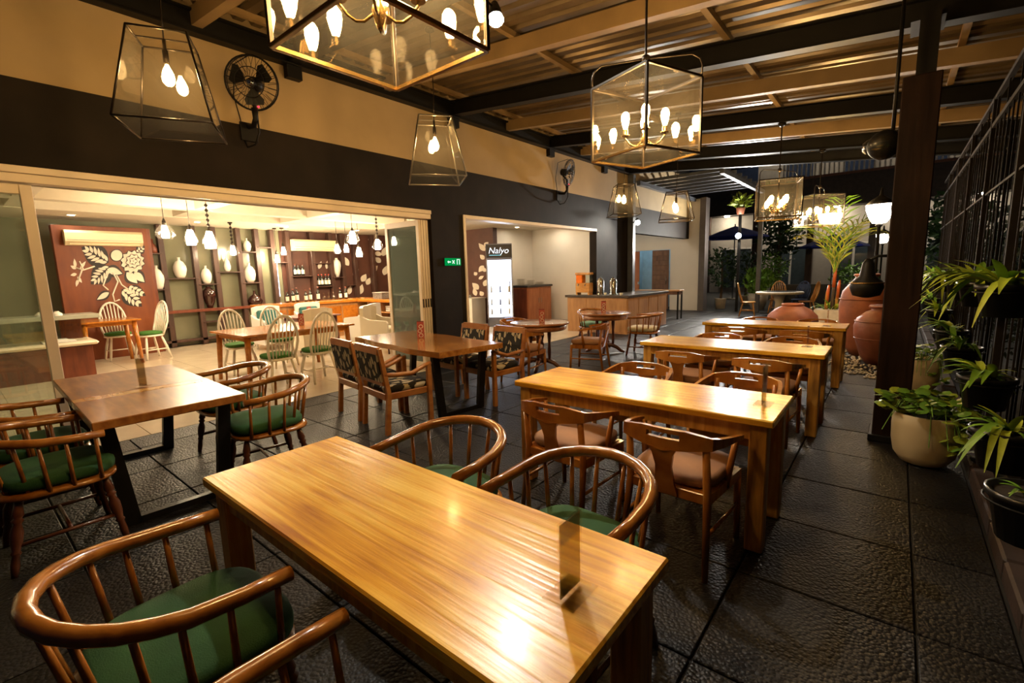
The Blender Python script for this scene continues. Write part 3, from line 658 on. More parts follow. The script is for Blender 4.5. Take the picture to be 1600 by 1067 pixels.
for nm, ya, yb in rows:
    place(sc, f2, -1.57, ya, random.uniform(-.03, .03), 'tan-cushioned slot-back armchair facing the jars, wall-side half of the %s long table' % nm, G2)
    place(sc, f2, -0.85, ya-0.02, random.uniform(-.05, .03), 'tan-cushioned slot-back armchair facing the jars, fence-side half of the %s long table' % nm, G2)
    place(sc, f2, -1.60, yb, PI+random.uniform(-.05, .05), 'tan-cushioned slot-back armchair facing the green chairs, wall-side half of the %s long table' % nm, G2)
    place(sc, f2, -0.83, yb, PI+random.uniform(-.05, .05), 'tan-cushioned slot-back armchair facing the green chairs, fence-side half of the %s long table' % nm, G2)
place(sc, f2, -4.10, 5.24, 0.15, 'slot-back armchair with tan seat between round table and floral chairs', 'slot-back armchairs at the round table')
place(sc, f2, -3.62, 6.28, PI/2+0.25, 'slot-back armchair with tan seat between the two round tables', 'slot-back armchairs at the round table')
place(sc, f2, -4.98, 6.25, -PI/2-0.3, 'slot-back armchair with tan seat beside the drinks fridge opening', 'slot-back armchairs at the round table')
fc = floral_chair('x'); f3 = [True]; G3 = 'floral armchairs'
place(fc, f3, -4.62, 3.00, -0.14, 'floral armchair with leaf-print back, nearer the white dining room floor, beside its twin', G3)
place(fc, f3, -3.98, 2.90, -0.16, 'floral armchair with leaf-print back and visible curved arm, nearer the long teak tables', G3)
place(fc, f3, -4.45, 4.30, PI-0.14, 'floral armchair behind the glossy slab table by the folded doors', G3)
place(fc, f3, -3.78, 4.24, PI-0.10, 'floral armchair behind the glossy slab table next to the round table', G3)
# ================================================================ SLAB TABLES
def slab_table(name, label, cx, cy, rz, L, D, top, inlay=None, H=0.76):
    t = thing(name, label, 'table', (cx, cy, 0), rz)
    if inlay:
        a, b = inlay
        MB().bb(-L/2, a, -D/2, D/2, H-0.055, H, 0.005).build('plank', top, t); MB().bb(a, b, -D/2, D/2, H-0.055, H, 0.003).build('pale_plank', slabl, t); MB().bb(b, L/2, -D/2, D/2, H-0.055, H, 0.005).build('plank', top, t)
    else:
        n = 16; lo = []; hi = []
        for i in range(n+1):
            x = -L/2+L*i/n; lo.append((x, -D/2+0.018*math.sin(i*0.9)+0.02*math.sin(i*0.37+1))); hi.append((x, D/2+0.014*math.sin(i*0.8+2)))
        MB().prism(lo+hi[::-1], 0.06, lambda a, b, c: (a, b, H-0.06+c)).build('tabletop', top, t)
    for sx in (-1, 1):
        x = sx*(L/2-0.22); m = MB()
        m.prism([(-0.30, 0.0), (-0.37, H-0.055), (-0.29, H-0.055), (-0.22, 0.0)], 0.05, lambda a, b, c: (x-0.025+c, a, b)); m.build('leg', steelleg, t)
        m = MB(); m.prism([(0.30, 0.0), (0.37, H-0.055), (0.29, H-0.055), (0.22, 0.0)], 0.05, lambda a, b, c: (x-0.025+c, a, b)); m.build('leg', steelleg, t)
        MB().bb(x-0.025, x+0.025, -0.24, 0.24, 0.0, 0.045).build('foot_bar', steelleg, t)
        MB().bb(x-0.025, x+0.025, -0.29, 0.29, H-0.065, H-0.056).build('top_plate', steelleg, t)
    return t
slab_table('slab_table', 'dark slab table with a pale inlaid stripe and black steel legs', -4.46, 0.895, -0.03, 1.92, 0.82, slabw, (0.12, 0.24))
slab_table('slab_table', 'glossy orange-brown live-edge slab table with the floral chairs', -4.45, 3.68, -0.14, 1.95, 0.88, slabd)
# ================================================================ ROUND TABLES
def round_table(label, cx, cy, R=0.47):
    t = thing('round_table', label, 'table', (cx, cy, 0), 0.4, 'round pedestal tables')
    MB().lathe([(0.0, 0.725), (R-0.03, 0.725), (R-0.005, 0.735), (R, 0.748), (R-0.004, 0.757), (R-0.03, 0.762), (0.0, 0.762)], n=40, cap=False).build('tabletop', roundw, t)
    MB().lathe([(R-0.07, 0.64), (R-0.05, 0.66), (R-0.05, 0.725), (R-0.09, 0.725), (R-0.09, 0.64), (R-0.07, 0.64)], n=40, cap=False).build('apron', roundw, t)
    pr = [(0.045, 0.12), (0.07, 0.16), (0.045, 0.2), (0.075, 0.27), (0.045, 0.33), (0.07, 0.4), (0.045, 0.46), (0.075, 0.55), (0.05, 0.62), (0.09, 0.725)]
    MB().lathe(pr, n=14).build('pedestal', legw, t)
    for k in range(4):
        a = k*PI/2; c, s = math.cos(a), math.sin(a)
        MB().lathe([(0.02, 0.16), (0.03, 0.3), (0.02, 0.42), (0.032, 0.56), (0.02, 0.725)], (0.15*c, 0.15*s, 0), 10).build('column', legw, t)
        MB().tube([(0.02*c, 0.02*s, 0.14), (0.12*c, 0.12*s, 0.15), (0.22*c, 0.22*s, 0.11), (0.30*c, 0.30*s, 0.045), (0.36*c, 0.36*s, 0.02)], [0.045, 0.042, 0.036, 0.03, 0.022], 8).build('foot', legw, t)
    return t
round_table('round wooden pedestal table in front of the drinks fridge opening', -4.32, 5.95)
round_table('round wooden pedestal table in front of the serving counter', -4.17, 7.82)
# ================================================================ TABLE STANDS AND MENUS
def stand(label, x, y, rz, h=0.20, w=0.105, dark=True, z=0.762):
    t = thing('menu_stand', label, 'menu stand', (x, y, z), rz, 'acrylic menu stands')
    MB().bb(-w/2-0.012, w/2+0.012, -0.045, 0.045, 0, 0.004, 0.001).build('base', acryl, t)
    MB().bb(-w/2, w/2, 0.002, 0.005, 0.004, h).build('front_pane', acryl, t)
    MB().bb(-w/2, w/2, -0.005, -0.002, 0.004, h).build('back_pane', acryl, t)
    if dark: MB().bb(-w/2+0.004, w/2-0.004, -0.0015, 0.0015, 0.006, h-0.004).build('card', paperd, t)
    return t
stand('clear acrylic menu stand on the pale long table with the green chairs', -0.57, 0.893, PI/2, 0.20, 0.096)
stand('clear acrylic stand with dark card on the second long table', -0.54, 2.915, PI/2, 0.225, 0.11)
stand('empty clear acrylic stand on the third long table', -0.62, 5.22, PI/2, 0.20, 0.10, False)
stand('empty clear acrylic stand on the last long table', -0.64, 7.08, PI/2, 0.20, 0.10, False)
stand('clear acrylic stand with dark card on the dark slab table', -4.41, 0.90, 0.85, 0.22, 0.06)
def menu(label, x, y, rz, z=0.763, h=0.21, w=0.085):
    t = thing('menu_card', label, 'menu card', (x, y, z), rz, 'red menu cards')
    MB().prism([(-0.03, 0), (-0.001, h), (0.001, h), (0.03, 0), (0.027, 0), (0, h-0.01), (-0.027, 0)], w, lambda a, b, c: (c-w/2, a, b)).build('card', menur, t); cd_ = list(t.children)[-1]
    for i, zz in enumerate((0.03, 0.085, 0.14)):
        rr = 0.024; yo = -0.0305+0.0295*zz/h
        pts = arc(0.0+0.006*(-1)**i, zz, rr, rr*0.9, 0, 360, 12)[:-1]
        MB().tube([(p, yo-0.0002-0.0006+0.0295*(q-zz)/h, q) for p, q in pts], 0.0045, 4, True).build('printed_ring', murw, cd_)
    MB().bb(-w/2, w/2, -0.0025, -0.0005, h-0.03, h-0.004).build('printed_band', murd, cd_)
    return t
menu('red printed menu card on the glossy live-edge slab table', -4.62, 3.80, 0.75)
menu('red printed menu card on the round table by the fridge opening', -4.24, 5.90, 0.63)
menu('red printed menu card on the round table by the serving counter', -4.22, 7.86, 0.5)
# ================================================================ LAMPS
def bulb(parent, x, y, z, r=0.028, L=0.10, up=True, mt=bulbm, socket=True):
    s = 1 if up else -1
    pr = [(0.010, 0), (0.014, 0.01), (r*0.8, 0.35*L), (r, 0.6*L), (r*0.92, 0.8*L), (r*0.5, 0.96*L), (0.002, L)]
    pr = [(a, s*b) for a, b in pr]
    o = MB().lathe(pr, (x, y, z), 12, cap=True).build('bulb', mt, parent)
    if socket: MB().lathe([(0.018, -s*0.065), (0.02, -s*0.06), (0.02, -s*0.004), (0.013, 0)], (x, y, z), 12).build('socket', brass, parent)
    return o
def box_lantern(label, cx, cy, zb, rz, s=0.58, h=0.55, up=0.0):
    t = thing('glass_box_chandelier', label, 'lamp', (cx, cy, zb), rz, 'glass box chandeliers')
    r = 0.009; a = s/2
    for sx in (-1, 1):
        for sy in (-1, 1): MB().bb(sx*a-r, sx*a+r, sy*a-r, sy*a+r, 0, h, 0.002).build('frame_upright', bronze, t)
    for z in (0.0, h):
        for sg in (-1, 1):
            MB().bb(-a, a, sg*a-r, sg*a+r, z-r, z+r, 0.002).build('frame_bar', bronze if z else brass, t); MB().bb(sg*a-r, sg*a+r, -a, a, z-r, z+r, 0.002).build('frame_bar', bronze if z else brass, t)
    for sg in (-1, 1):
        MB().bb(-a+r, a-r, sg*a-0.002, sg*a+0.002, r, h-r).build('pane', lampglass, t); MB().bb(sg*a-0.002, sg*a+0.002, -a+r, a-r, r, h-r).build('pane', lampglass, t)
    MB().bb(-a+r, a-r, -a+r, a-r, h-0.002, h+0.002).build('top_pane', lampglass, t)
    hub = h+0.17; top = zr(cx, up)-zb
    MB().tube([(0, 0, h-0.01), (0, 0, hub), (0, 0, top)], 0.009, 8).tube([(0, 0, 0.10), (0, 0, h)], 0.009, 8).build('rod', bronze, t)
    MB().lathe([(0.012, hub-0.03), (0.03, hub-0.015), (0.03, hub+0.015), (0.012, hub+0.03)], n=12).build('hub', bronze, t)
    MB().lathe([(0.055, top-0.03), (0.055, top), (0.012, top-0.05), (0.055, top-0.03)][0:1]+[(0.055, top)], n=16).lathe([(0.012, top-0.06), (0.055, top-0.03)], n=16).build('canopy', bronze, t)
    for sx, sy in ((1, 1), (-1, -1)):
        pts = [(0, 0, hub)]+[(sx*a*q, sy*a*q, hub-0.01*q) for q in (0.3, 0.6, 0.82)]+[(sx*a*0.96, sy*a*0.96, hub-0.045), (sx*a, sy*a, hub-0.09), (sx*a, sy*a, h)]
        MB().tube(pts, 0.006, 6).build('hanger', bronze, t)
    MB().lathe([(0.0, 0.05), (0.012, 0.07), (0.022, 0.10), (0.03, 0.13), (0.018, 0.16), (0.011, 0.2)], n=12, cap=False).build('finial', brass, t)
    for k in range(4):
        ang = math.radians(45+90*k); c, q = math.cos(ang), math.sin(ang); R = 0.145
        pts = [(R*u*c, R*u*q, 0.145-0.055*math.sin(u*PI)) for u in (0, 0.2, 0.4, 0.6, 0.8)]+[(R*c, R*q, 0.15), (R*c, R*q, 0.17)]
        am = MB().tube(pts, 0.006, 6).build('arm', brass, t)
        MB().lathe([(0.028, 0.165), (0.032, 0.175), (0.02, 0.18), (0.019, 0.215), (0.012, 0.22)], (R*c, R*q, 0), 12).build('candle_cup', brass, am)
        bulb(am, R*c, R*q, 0.215, 0.031, 0.13, True, bulbm, False)
    return t
box_lantern('large glass box chandelier over the long table with green chairs', -1.57, 1.182, 2.40, 0.0, 0.565, 0.54, 0.222)
box_lantern('glass box chandelier hanging by bent side hangers over the second long table', -1.57, 3.576, 2.394, 1.22-PI/2, 0.563, 0.535, 0.222)
box_lantern('bright glass box chandelier over the table nearest the terracotta jars', -1.525, 8.50, 2.27, 0.28, 0.58, 0.56)
box_lantern('glass box chandelier behind the palm, farthest along the roof', -1.25, 10.85, 2.27, 0.7, 0.58, 0.55)
def taper_lantern(label, cx, cy, zb, rz, sb=0.60, st=0.36, h=0.65, fr=bronze):
    t = thing('tapered_glass_lantern', label, 'lamp', (cx, cy, zb), rz, 'tapered glass lanterns')
    a, b = sb/2, st/2; cr = [(-1, -1), (1, -1), (1, 1), (-1, 1)]
    for sx, sy in cr: MB().tube([(sx*a, sy*a, 0), (sx*b, sy*b, h)], 0.008, 6).build('frame_upright', fr, t)
    for i in range(4):
        p, q = cr[i], cr[(i+1) % 4]
        MB().tube([(p[0]*a, p[1]*a, 0), (q[0]*a, q[1]*a, 0)], 0.008, 6).build('frame_bar', fr, t)
        MB().tube([(p[0]*b, p[1]*b, h), (q[0]*b, q[1]*b, h)], 0.008, 6).build('frame_bar', fr, t)
        n = Vector((p[0]+q[0], p[1]+q[1], 0)).normalized()*0.002
        A = [V3((p[0]*a, p[1]*a, 0)), V3((q[0]*a, q[1]*a, 0)), V3((q[0]*b, q[1]*b, h)), V3((p[0]*b, p[1]*b, h))]
        MB().add([v+n for v in A]+[v-n for v in A], [(0, 1, 2, 3), (7, 6, 5, 4), (0, 4, 5, 1), (1, 5, 6, 2), (2, 6, 7, 3), (3, 7, 4, 0)]).build('pane', lampglass, t)
    MB().tube([(-b, 0, h), (b, 0, h)], 0.006, 6).build('cross_bar', fr, t)
    top = zr(cx, 0.285)-zb
    MB().tube([(0, 0, h-0.02), (0.004, 0.0, h+0.15), (0.012, 0, h+0.3), (0, 0, top)], 0.005, 6).build('cord', bronze, t)
    MB().lathe([(0.05, top-0.025), (0.05, top)], n=14).build('canopy', bronze, t)
    MB().lathe([(0.012, h-0.18), (0.02, h-0.17), (0.02, h-0.08), (0.012, h-0.07), (0.012, h)], n=12).build('socket', bronze, t)
    bulb(t, 0, 0, h-0.18, 0.042, 0.15, False, bulbm, False)
    return t
taper_lantern('tapered glass lantern with dark frame over the dark slab table', -4.39, 1.32, 2.70, 1.079)
taper_lantern('tapered clear glass lantern over the live-edge slab table', -4.18, 3.80, 2.62, 0.932, fr=plain('grey_zinc', (0.25, 0.23, 0.20), 0.35, 0.7))
taper_lantern('tapered glass lantern beside the far wall fan, over the round tables', -4.12, 8.47, 2.56, 0.7, 0.53, 0.32, 0.55)
taper_lantern('tapered glass lantern hanging clear of the wall near the serving counter', -3.05, 8.28, 2.36, 0.4, 0.56, 0.34, 0.46)
def spotlight(label, loc, aim, r=0.055, st=None):
    t = thing('spotlight', label, 'lamp', loc, 0)
    d = (V3(aim)-V3(loc)).normalized()
    MB().tube([d*-0.10, d*-0.02, d*0.06, d*0.075], [r*0.6, r*0.9, r*1.1, r*1.15], 14).build('housing', blacksteel, t)
    MB().tube([d*0.076, d*0.085], [r, r*0.98], 14).build('lens', coolspot, t)
    MB().tube([d*0.074, d*0.115], [r*1.15, r*1.2], 14, cap=False).build('hood', blacksteel, t)
    return t
s_ = spotlight('small white spotlight clamped under a black roof rafter', (-2.80, 3.30, 3.74), (-1.0, 1.5, 0.0))
MB().tube([(0, 0, 0.02), (0, -0.25, zr(-2.8)-3.74)], 0.01, 6).build('bracket', blacksteel, s_)
s_ = spotlight('bright wall spotlight on the grey steel column', (-5.42, 11.95, 2.80), (-3.2, 7.5, 0.0))
MB().tube([(0, 0, 0), (-0.27, 0.30, 0.0)], 0.012, 6).build('bracket', blacksteel, s_)
# ================================================================ FACADE FITTINGS
gp = thing('glass_door_panel', 'fixed glass door panel with cream frame beside the dark slab table', 'door', (XF-0.06, 0.6, 0))
MB().bb(-0.035, 0.035, -0.045, 0.035, 0, 2.41, 0.004).build('stile', framep, gp)
MB().bb(-0.03, 0.03, -3.05, -0.045, 0, 0.10, 0.004).build('bottom_rail', framep, gp); MB().bb(-0.03, 0.03, -3.05, -0.045, 2.33, 2.41, 0.004).build('top_rail', framep, gp)
MB().bb(-0.004, 0.004, -3.05, -0.045, 0.10, 2.33).build('pane', doorglass, gp)
for i in range(4):
    p = thing('folding_door_panel', 'cream framed folding door leaf, '+['outermost of the stack by the floral chairs, its glass showing', 'second in the folded stack', 'third in the folded stack', 'last in the folded stack, against the dark pier'][i], 'door', (-6.34, 4.945+0.052*i, 0), 0, 'folded door leaves')
    MB().bb(-0.44, -0.37, -0.021, 0.021, 0.01, 2.41, 0.003).build('stile', framep, p); MB().bb(0.37, 0.44, -0.021, 0.021, 0.01, 2.41, 0.003).build('stile', framep, p)
    MB().bb(-0.37, 0.37, -0.021, 0.021, 0.01, 0.12, 0.003).build('rail', framep, p); MB().bb(-0.37, 0.37, -0.021, 0.021, 2.32, 2.41, 0.003).build('rail', framep, p)
    MB().bb(-0.37, 0.37, -0.004, 0.004, 0.12, 2.32).build('pane', frosted, p)
    MB().bb(0.44, 0.446, -0.010, 0.010, 1.02, 1.16).build('lock_plate', blacksteel, p)
ex = thing('exit_sign', 'small green exit sign on the dark pier', 'sign', (XF+0.012, 5.58, 1.75))
MB().bb(-0.012, 0.012, -0.18, 0.18, -0.062, 0.062, 0.004).build('plate', greensign, ex)
ew_ = emit('exit_white', (0.75, 1.0, 0.8), 0.7)
MB().prism([(-0.14, 0.0), (-0.11, 0.022), (-0.11, 0.008), (-0.06, 0.008), (-0.06, -0.012), (-0.11, -0.012), (-0.11, -0.026)], 0.003, lambda a, b, c: (0.012+c, a, b)).build('arrow', ew_, ex)
MB().prism([(-0.02, 0.03), (0.0, 0.008), (0.02, 0.03), (0.03, 0.022), (0.012, -0.002), (0.03, -0.026), (0.02, -0.034), (0.0, -0.012), (-0.02, -0.034), (-0.03, -0.026), (-0.012, -0.002), (-0.03, 0.022)], 0.003, lambda a, b, c: (0.012+c, a, b)).build('cross', ew_, ex)
MB().prism([(0.08, -0.045), (0.08, 0.045), (0.15, 0.045), (0.15, -0.045), (0.135, -0.045), (0.135, 0.033), (0.095, 0.033), (0.095, -0.045)], 0.003, lambda a, b, c: (0.012+c, a, b)).build('doorway', ew_, ex)
# wall fans
def wall_fan(label, y, z, yaw):
    t = thing('wall_fan', label, 'fan', (XF, y, z), 0, 'black wall fans')
    MB().bb(0, 0.025, -0.09, 0.09, -0.36, -0.16, 0.004).build('wall_plate', blacksteel, t)
    MB().tube([(0.02, 0, -0.20), (0.16, 0, -0.22), (0.22, 0, -0.16), (0.22, 0, -0.05)], [0.03, 0.028, 0.028, 0.035], 10).build('arm', blacksteel, t)
    MB().tube([(0.22, 0.02, -0.05), (0.23, 0.02, -0.30), (0.15, 0.0, -0.42), (0.06, -0.05, -0.44), (0.02, -0.06, -0.36)], 0.010, 8).build('cable', blacksteel, t)
    d = Vector((math.cos(yaw), math.sin(yaw), -0.22)).normalized(); u = Vector((0, 0, 1)); sd = d.cross(u).normalized(); up = sd.cross(d)
    c0 = Vector((0.24, 0, 0.20))
    MB().tube([c0-d*0.16, c0-d*0.14, c0-d*0.03, c0], [0.04, 0.07, 0.075, 0.04], 14).build('motor', blacksteel, t)
    MB().tube([(0.22, 0, -0.05), (0.22, 0, 0.05), tuple(c0-d*0.1-up*0.06)], 0.022, 8).build('neck', blacksteel, t)
    cage = MB(); R = 0.27
    for rr, off in ((R, 0.03), (R*0.98, 0.06), (R*0.98, 0.0), (R*0.55, 0.105), (R*0.2, 0.115)):
        cage.tube([c0+d*off+sd*(rr*math.cos(a*PI/16))+up*(rr*math.sin(a*PI/16)) for a in range(32)], 0.005 if rr < R else 0.009, 5, True)
    for k in range(24):
        a = k*PI/12; r = sd*math.cos(a)+up*math.sin(a)
        cage.tube([c0+d*0.115+r*0.05, c0+d*0.105+r*R*0.55, c0+d*0.06+r*R*0.98, c0+d*0.0+r*R*0.98, c0-d*0.06+r*R*0.5], 0.0026, 4)
    cage.build('cage', blacksteel, t)
    for k in range(3):
        a = k*2*PI/3+0.5; pts = []
        m = MB(); vs = []
        for q, wv in ((0.25, 0.25), (0.5, 0.62), (0.75, 0.72), (0.92, 0.5)):
            for sg in (-1, 1):
                ang = a+sg*wv*0.75; r = sd*math.cos(ang)+up*math.sin(ang); vs.append(c0+d*(0.05+sg*0.018)+r*(R*0.93*q))
        m.add(vs+[v+d*0.004 for v in vs], [(2*i, 2*i+1, 2*i+3, 2*i+2) for i in range(3)]+[(8+2*i, 8+2*i+2, 8+2*i+3, 8+2*i+1) for i in range(3)], True); m.build('blade', blacksteel, t)
    MB().tube([c0+d*0.02, c0+d*0.10, c0+d*0.125], [0.05, 0.04, 0.02], 12).build('hub', chrome, t)
    MB().tube([c0-d*0.04+up*0.27+sd*0.02, Vector((0.06, -0.1, 0.42)), Vector((0.01, -0.12, 0.1)), Vector((0.015, -0.07, -0.18))], 0.006, 6).build('cord', blacksteel, t)
    MB().lathe([(0.012, -0.01), (0.012, 0.0)], (0.25, 0.03, -0.03), 8).build('indicator', emit('fan_indicator', (1, 0.02, 0.05), 2.5), t)
    return t
wall_fan('black wall fan on the cream band above the folding doors', 2.48, 3.47, -0.75)
wall_fan('black wall fan turned sideways above the fridge opening', 8.85, 3.42, 0.25)
# ================================================================ DINING ROOM
XS = -13.25
rp = thing('mural_panel', 'red-brown wooden panel painted with a white flower mural', 'panel', (-12.75, 2.3, 0))
rp.location = (-12.75, 2.29, 0)
def rpl(p): return (p[0]+12.75, p[1]-2.29, p[2])
MB().bb(-0.10, 0.10, -0.76, 0.74, 0, 2.70, 0.004).build('board', redw, rp)
MB().bb(-0.13, 0.07, 0.742, 0.80, 0, 2.70, 0.004).build('edge_board', mahog, rp)
XM = -12.645
def leaf_poly(b, tp, w, n=9):
    (x0, y0), (x1, y1) = b, tp; dx, dy = x1-x0, y1-y0; L = math.hypot(dx, dy); nx, ny = -dy/L, dx/L; A = []; B = []
    for i in range(n+1):
        t = i/n; k = math.sin(PI*min(1, t*1.0)**0.8)*w/2
        A.append((x0+dx*t+nx*k, y0+dy*t+ny*k)); B.append((x0+dx*t-nx*k, y0+dy*t-ny*k))
    return A+B[1:-1][::-1]
def mural(poly, mt, d, parent=rp, name='painted_leaf', X=XM):
    pts = [onx(x, y, X) for x, y in poly]; off = Vector((parent.location.x, parent.location.y, parent.location.z))
    vs = [p-off+Vector((d, 0, 0)) for p in pts]+[p-off for p in pts]; n = len(pts)
    MB().add(vs, [tuple(range(n))]+[(i, (i+1) % n, n+(i+1) % n, n+i) for i in range(n)]).build(name, mt, parent)
def bigleaf(b, tp, w, ribs=5):
    mural(leaf_poly(b, tp, w*1.25), murd, 0.002, name='painted_outline')
    (x0, y0), (x1, y1) = b, tp; dx, dy = x1-x0, y1-y0; L = math.hypot(dx, dy); nx, ny = -dy/L, dx/L
    for i in range(ribs):
        for sg in (-1, 1):
            t = 0.06+0.80*i/ribs; k = math.sin(PI*min(1, (t+0.16)))*w*0.44
            bx, by = x0+dx*t+nx*sg*w*0.03, y0+dy*t+ny*sg*w*0.03; ex_, ey = x0+dx*(t+0.2)+nx*sg*k, y0+dy*(t+0.2)+ny*sg*k
            mural(leaf_poly((bx, by), (ex_, ey), L*0.58/ribs), murw, 0.004)
bigleaf((170, 410), (127, 386), 27, 6); bigleaf((172, 416), (142, 444), 27, 6); bigleaf((190, 452), (222, 479), 22, 5); bigleaf((200, 448), (228, 462), 14, 4); bigleaf((214, 395), (226, 384), 12, 3)
def petal(b, tp, w, z=0.0):
    mural(leaf_poly(b, tp, w*1.3), murd, 0.003+z, name='painted_outline')
    (x0, y0), (x1, y1) = b, tp; mural(leaf_poly((x0+(x1-x0)*.08, y0+(y1-y0)*.08), (x0+(x1-x0)*.93, y0+(y1-y0)*.93), w*0.74), murw, 0.005+z)
petal((165, 420), (193, 428), 15); petal((196, 424), (216, 444), 17); petal((208, 424), (227, 442), 15); petal((172, 456), (150, 469), 11)
for k in range(12):
    a = math.radians(k*30+10); c, s_ = math.cos(a), math.sin(a); tp = (207+20*c, 409+19*s_)
    petal((207+6*c, 409+6*s_), (min(tp[0], 227), tp[1]), 13, 0.002)
for k in range(8):
    a = math.radians(k*45+30); c, s_ = math.cos(a), math.sin(a); petal((208+2*c, 408+2*s_), (208+12.5*c, 408+12*s_), 9.5, 0.006)
for k in range(5):
    a = math.radians(k*72); c, s_ = math.cos(a), math.sin(a); petal((208, 408), (208+7*c, 408+6.5*s_), 5.5, 0.010)
ball = [(182+9*math.cos(math.radians(a)), 399+8.5*math.sin(math.radians(a))) for a in range(0, 360, 20)]
mural([(182+(x-182)*1.15, 399+(y-399)*1.15) for x, y in ball], murd, 0.012, name='painted_outline'); mural(ball, murw, 0.014, name='painted_berry')
for pts in ([(176, 425), (184, 440), (176, 460), (179, 471), (187, 468)], [(182, 430), (190, 445), (200, 452)], [(166, 432), (161, 446), (169, 453)], [(148, 416), (130, 422), (118, 418)], [(128, 422), (122, 438)], [(130, 421), (124, 408)]):
    off = V3(rp.location); MB().tube([onx(x, y, XM)-off for x, y in pts], 0.014, 5).build('painted_stem', murw, rp)
for b, tp in [((118, 418), (116, 404)), ((122, 436), (119, 448)), ((120, 428), (110, 430)), ((125, 420), (134, 408)), ((121, 432), (128, 442)), ((119, 420), (110, 415))]: mural(leaf_poly(b, tp, 5), murw, 0.004)
def aircon(label, x, y0, y1, z0, z1):
    t = thing('air_conditioner', label, 'air conditioner', (x, (y0+y1)/2, z0), 0, 'wall air conditioners'); w = (y1-y0)/2; h = z1-z0
    MB().prism([(0, 0.02), (0, h), (0.17, h), (0.21, h-0.05), (0.20, 0.07), (0.12, 0.0), (0.02, 0.0)], 2*w, lambda a, b, c: (a, c-w, b)).build('housing', acp, t)
    MB().bb(0.205, 0.213, -w+0.03, w-0.03, h*0.34, h*0.36).build('seam', bronze, t)
    MB().bb(0.15, 0.175, -w+0.06, w-0.06, 0.015, 0.035).build('louvre', acp, t)
    return t
aircon('cream air conditioner on the red mural panel', -12.645, 1.68, 2.90, 2.31, 2.60)
aircon('cream air conditioner above the bar bottles', -13.185, 6.40, 7.70, 2.31, 2.62)
# vase shelves
vs_ = thing('vase_shelf', 'dark wooden post shelf along the sage wall holding the vases', 'shelf', (XS, 5.0, 0))
posts = [3.40, 4.06, 4.50, 5.07, 5.52, 5.92, 6.34, 7.04, 7.62, 8.0, 8.44, 9.1, 9.8]
for y in posts: MB().bb(-0.10, 0.06, y-5-0.055, y-5+0.055, 0, 2.86, 0.004).build('post', postw, vs_)
MB().bb(-0.12, 0.09, -1.9, 0.5, 0.80, 0.87, 0.004).build('long_shelf', mahog, vs_)
MB().bb(-0.12, 0.06, -1.9, 0.5, 0.10, 0.16, 0.004).build('bottom_rail', postw, vs_)
def sh(y0, y1, z): MB().bb(-0.12, 0.08, y0-5, y1-5, z-0.028, z, 0.003).build('shelf_board', postw, vs_)
for y0, y1, z in [(3.08, 3.40, 1.385), (3.40, 4.06, 1.63), (4.06, 4.50, 1.475), (4.50, 5.07, 1.765), (5.07, 5.52, 2.275), (5.07, 5.52, 1.475), (3.1, 3.40, 2.21), (4.06, 4.5, 0.55), (3.1, 3.4, 0.5), (6.34, 7.04, 1.62), (5.92, 6.34, 2.0), (5.52, 5.92, 2.4), (7.04, 7.62, 1.98), (7.04, 7.62, 1.30), (7.62, 8.0, 1.55), (8.0, 8.44, 1.30)]: sh(y0, y1, z)
def vase(label, y, z, h, r, mt=ceramic, kind=0, group='white vases'):
    P = {0: [(0.55, 0), (0.8, 0.15), (1.0, 0.42), (0.95, 0.6), (0.6, 0.82), (0.22, 0.9), (0.2, 1.0)], 1: [(0.5, 0), (0.9, 0.15), (1.0, 0.32), (0.7, 0.6), (0.22, 0.78), (0.14, 1.0)], 2: [(0.35, 0), (0.6, 0.2), (1.0, 0.6), (0.9, 0.82), (0.45, 0.95), (0.3, 1.0)], 3: [(1, 0), (1, .3), (.7, .6), (.35, .75), (.3, 1)]}[kind]
    t = thing('vase', label, 'vase', (XS-0.01, y, z), 0, group)
    bd = MB().lathe([(a*r, b*h) for a, b in P], n=20).build('body', mt, t)
    MB().lathe([(P[-1][0]*r, 0), (P[-1][0]*r*1.25, 0.012), (P[-1][0]*r*1.1, 0.024)], (0, 0, h), 14).build('lip', mt, bd)
    return t
vase('white vase on the shelf beside the mural panel', 3.26, 1.385, 0.52, 0.135)
vase('white vase on the broad shelf, second from the mural panel', 3.72, 1.63, 0.46, 0.14)
vase('white vase directly above the tall dark vase', 4.26, 1.475, 0.42, 0.12)
vase('slender pale bottle vase on the highest middle shelf', 4.76, 1.765, 0.42, 0.08, ceramic, 1)
vase('small white vase on the top shelf above another white vase', 5.29, 2.275, 0.32, 0.09)
vase('large white vase under the small top-shelf vase', 5.28, 1.475, 0.48, 0.14)
vase('squat dark glazed jar at the mural end of the long shelf', 3.2, 0.87, 0.34, 0.17, darkcer, 1, 'dark glazed jars')
vase('tall egg-shaped dark vase standing on the long shelf', 4.27, 0.87, 0.52, 0.15, darkcer, 2, 'dark glazed jars')
vase('squat dark jar at the bar end of the long shelf', 5.34, 0.87, 0.36, 0.19, darkcer, 1, 'dark glazed jars')
vase('brown wooden jar on the top shelf beside the mural panel', 3.24, 2.21, 0.30, 0.09, mahog, 3, 'shelf jars')
vase('cream vase on the small shelf behind the bar pendant lamps', 7.80, 1.55, 0.55, 0.13, ceramic, 2)
for i, y in enumerate((6.05, 6.43)):  # two bluish emissive bars against the back wall
    t = thing('bluish_bar', 'slim bluish glowing bar behind the bar posts, '+('nearer the vases' if i == 0 else 'nearer the bottles'), 'lamp', (-13.38, y, 1.05))
    MB().bb(-0.02, 0.015, -0.018, 0.018, 0, 0.95, 0.003).build('channel', whitep, t); MB().bb(0.016, 0.022, -0.014, 0.014, 0.01, 0.94).build('tube', emit('cool_strip', (0.7, 0.82, 1.0), 5.0), t)
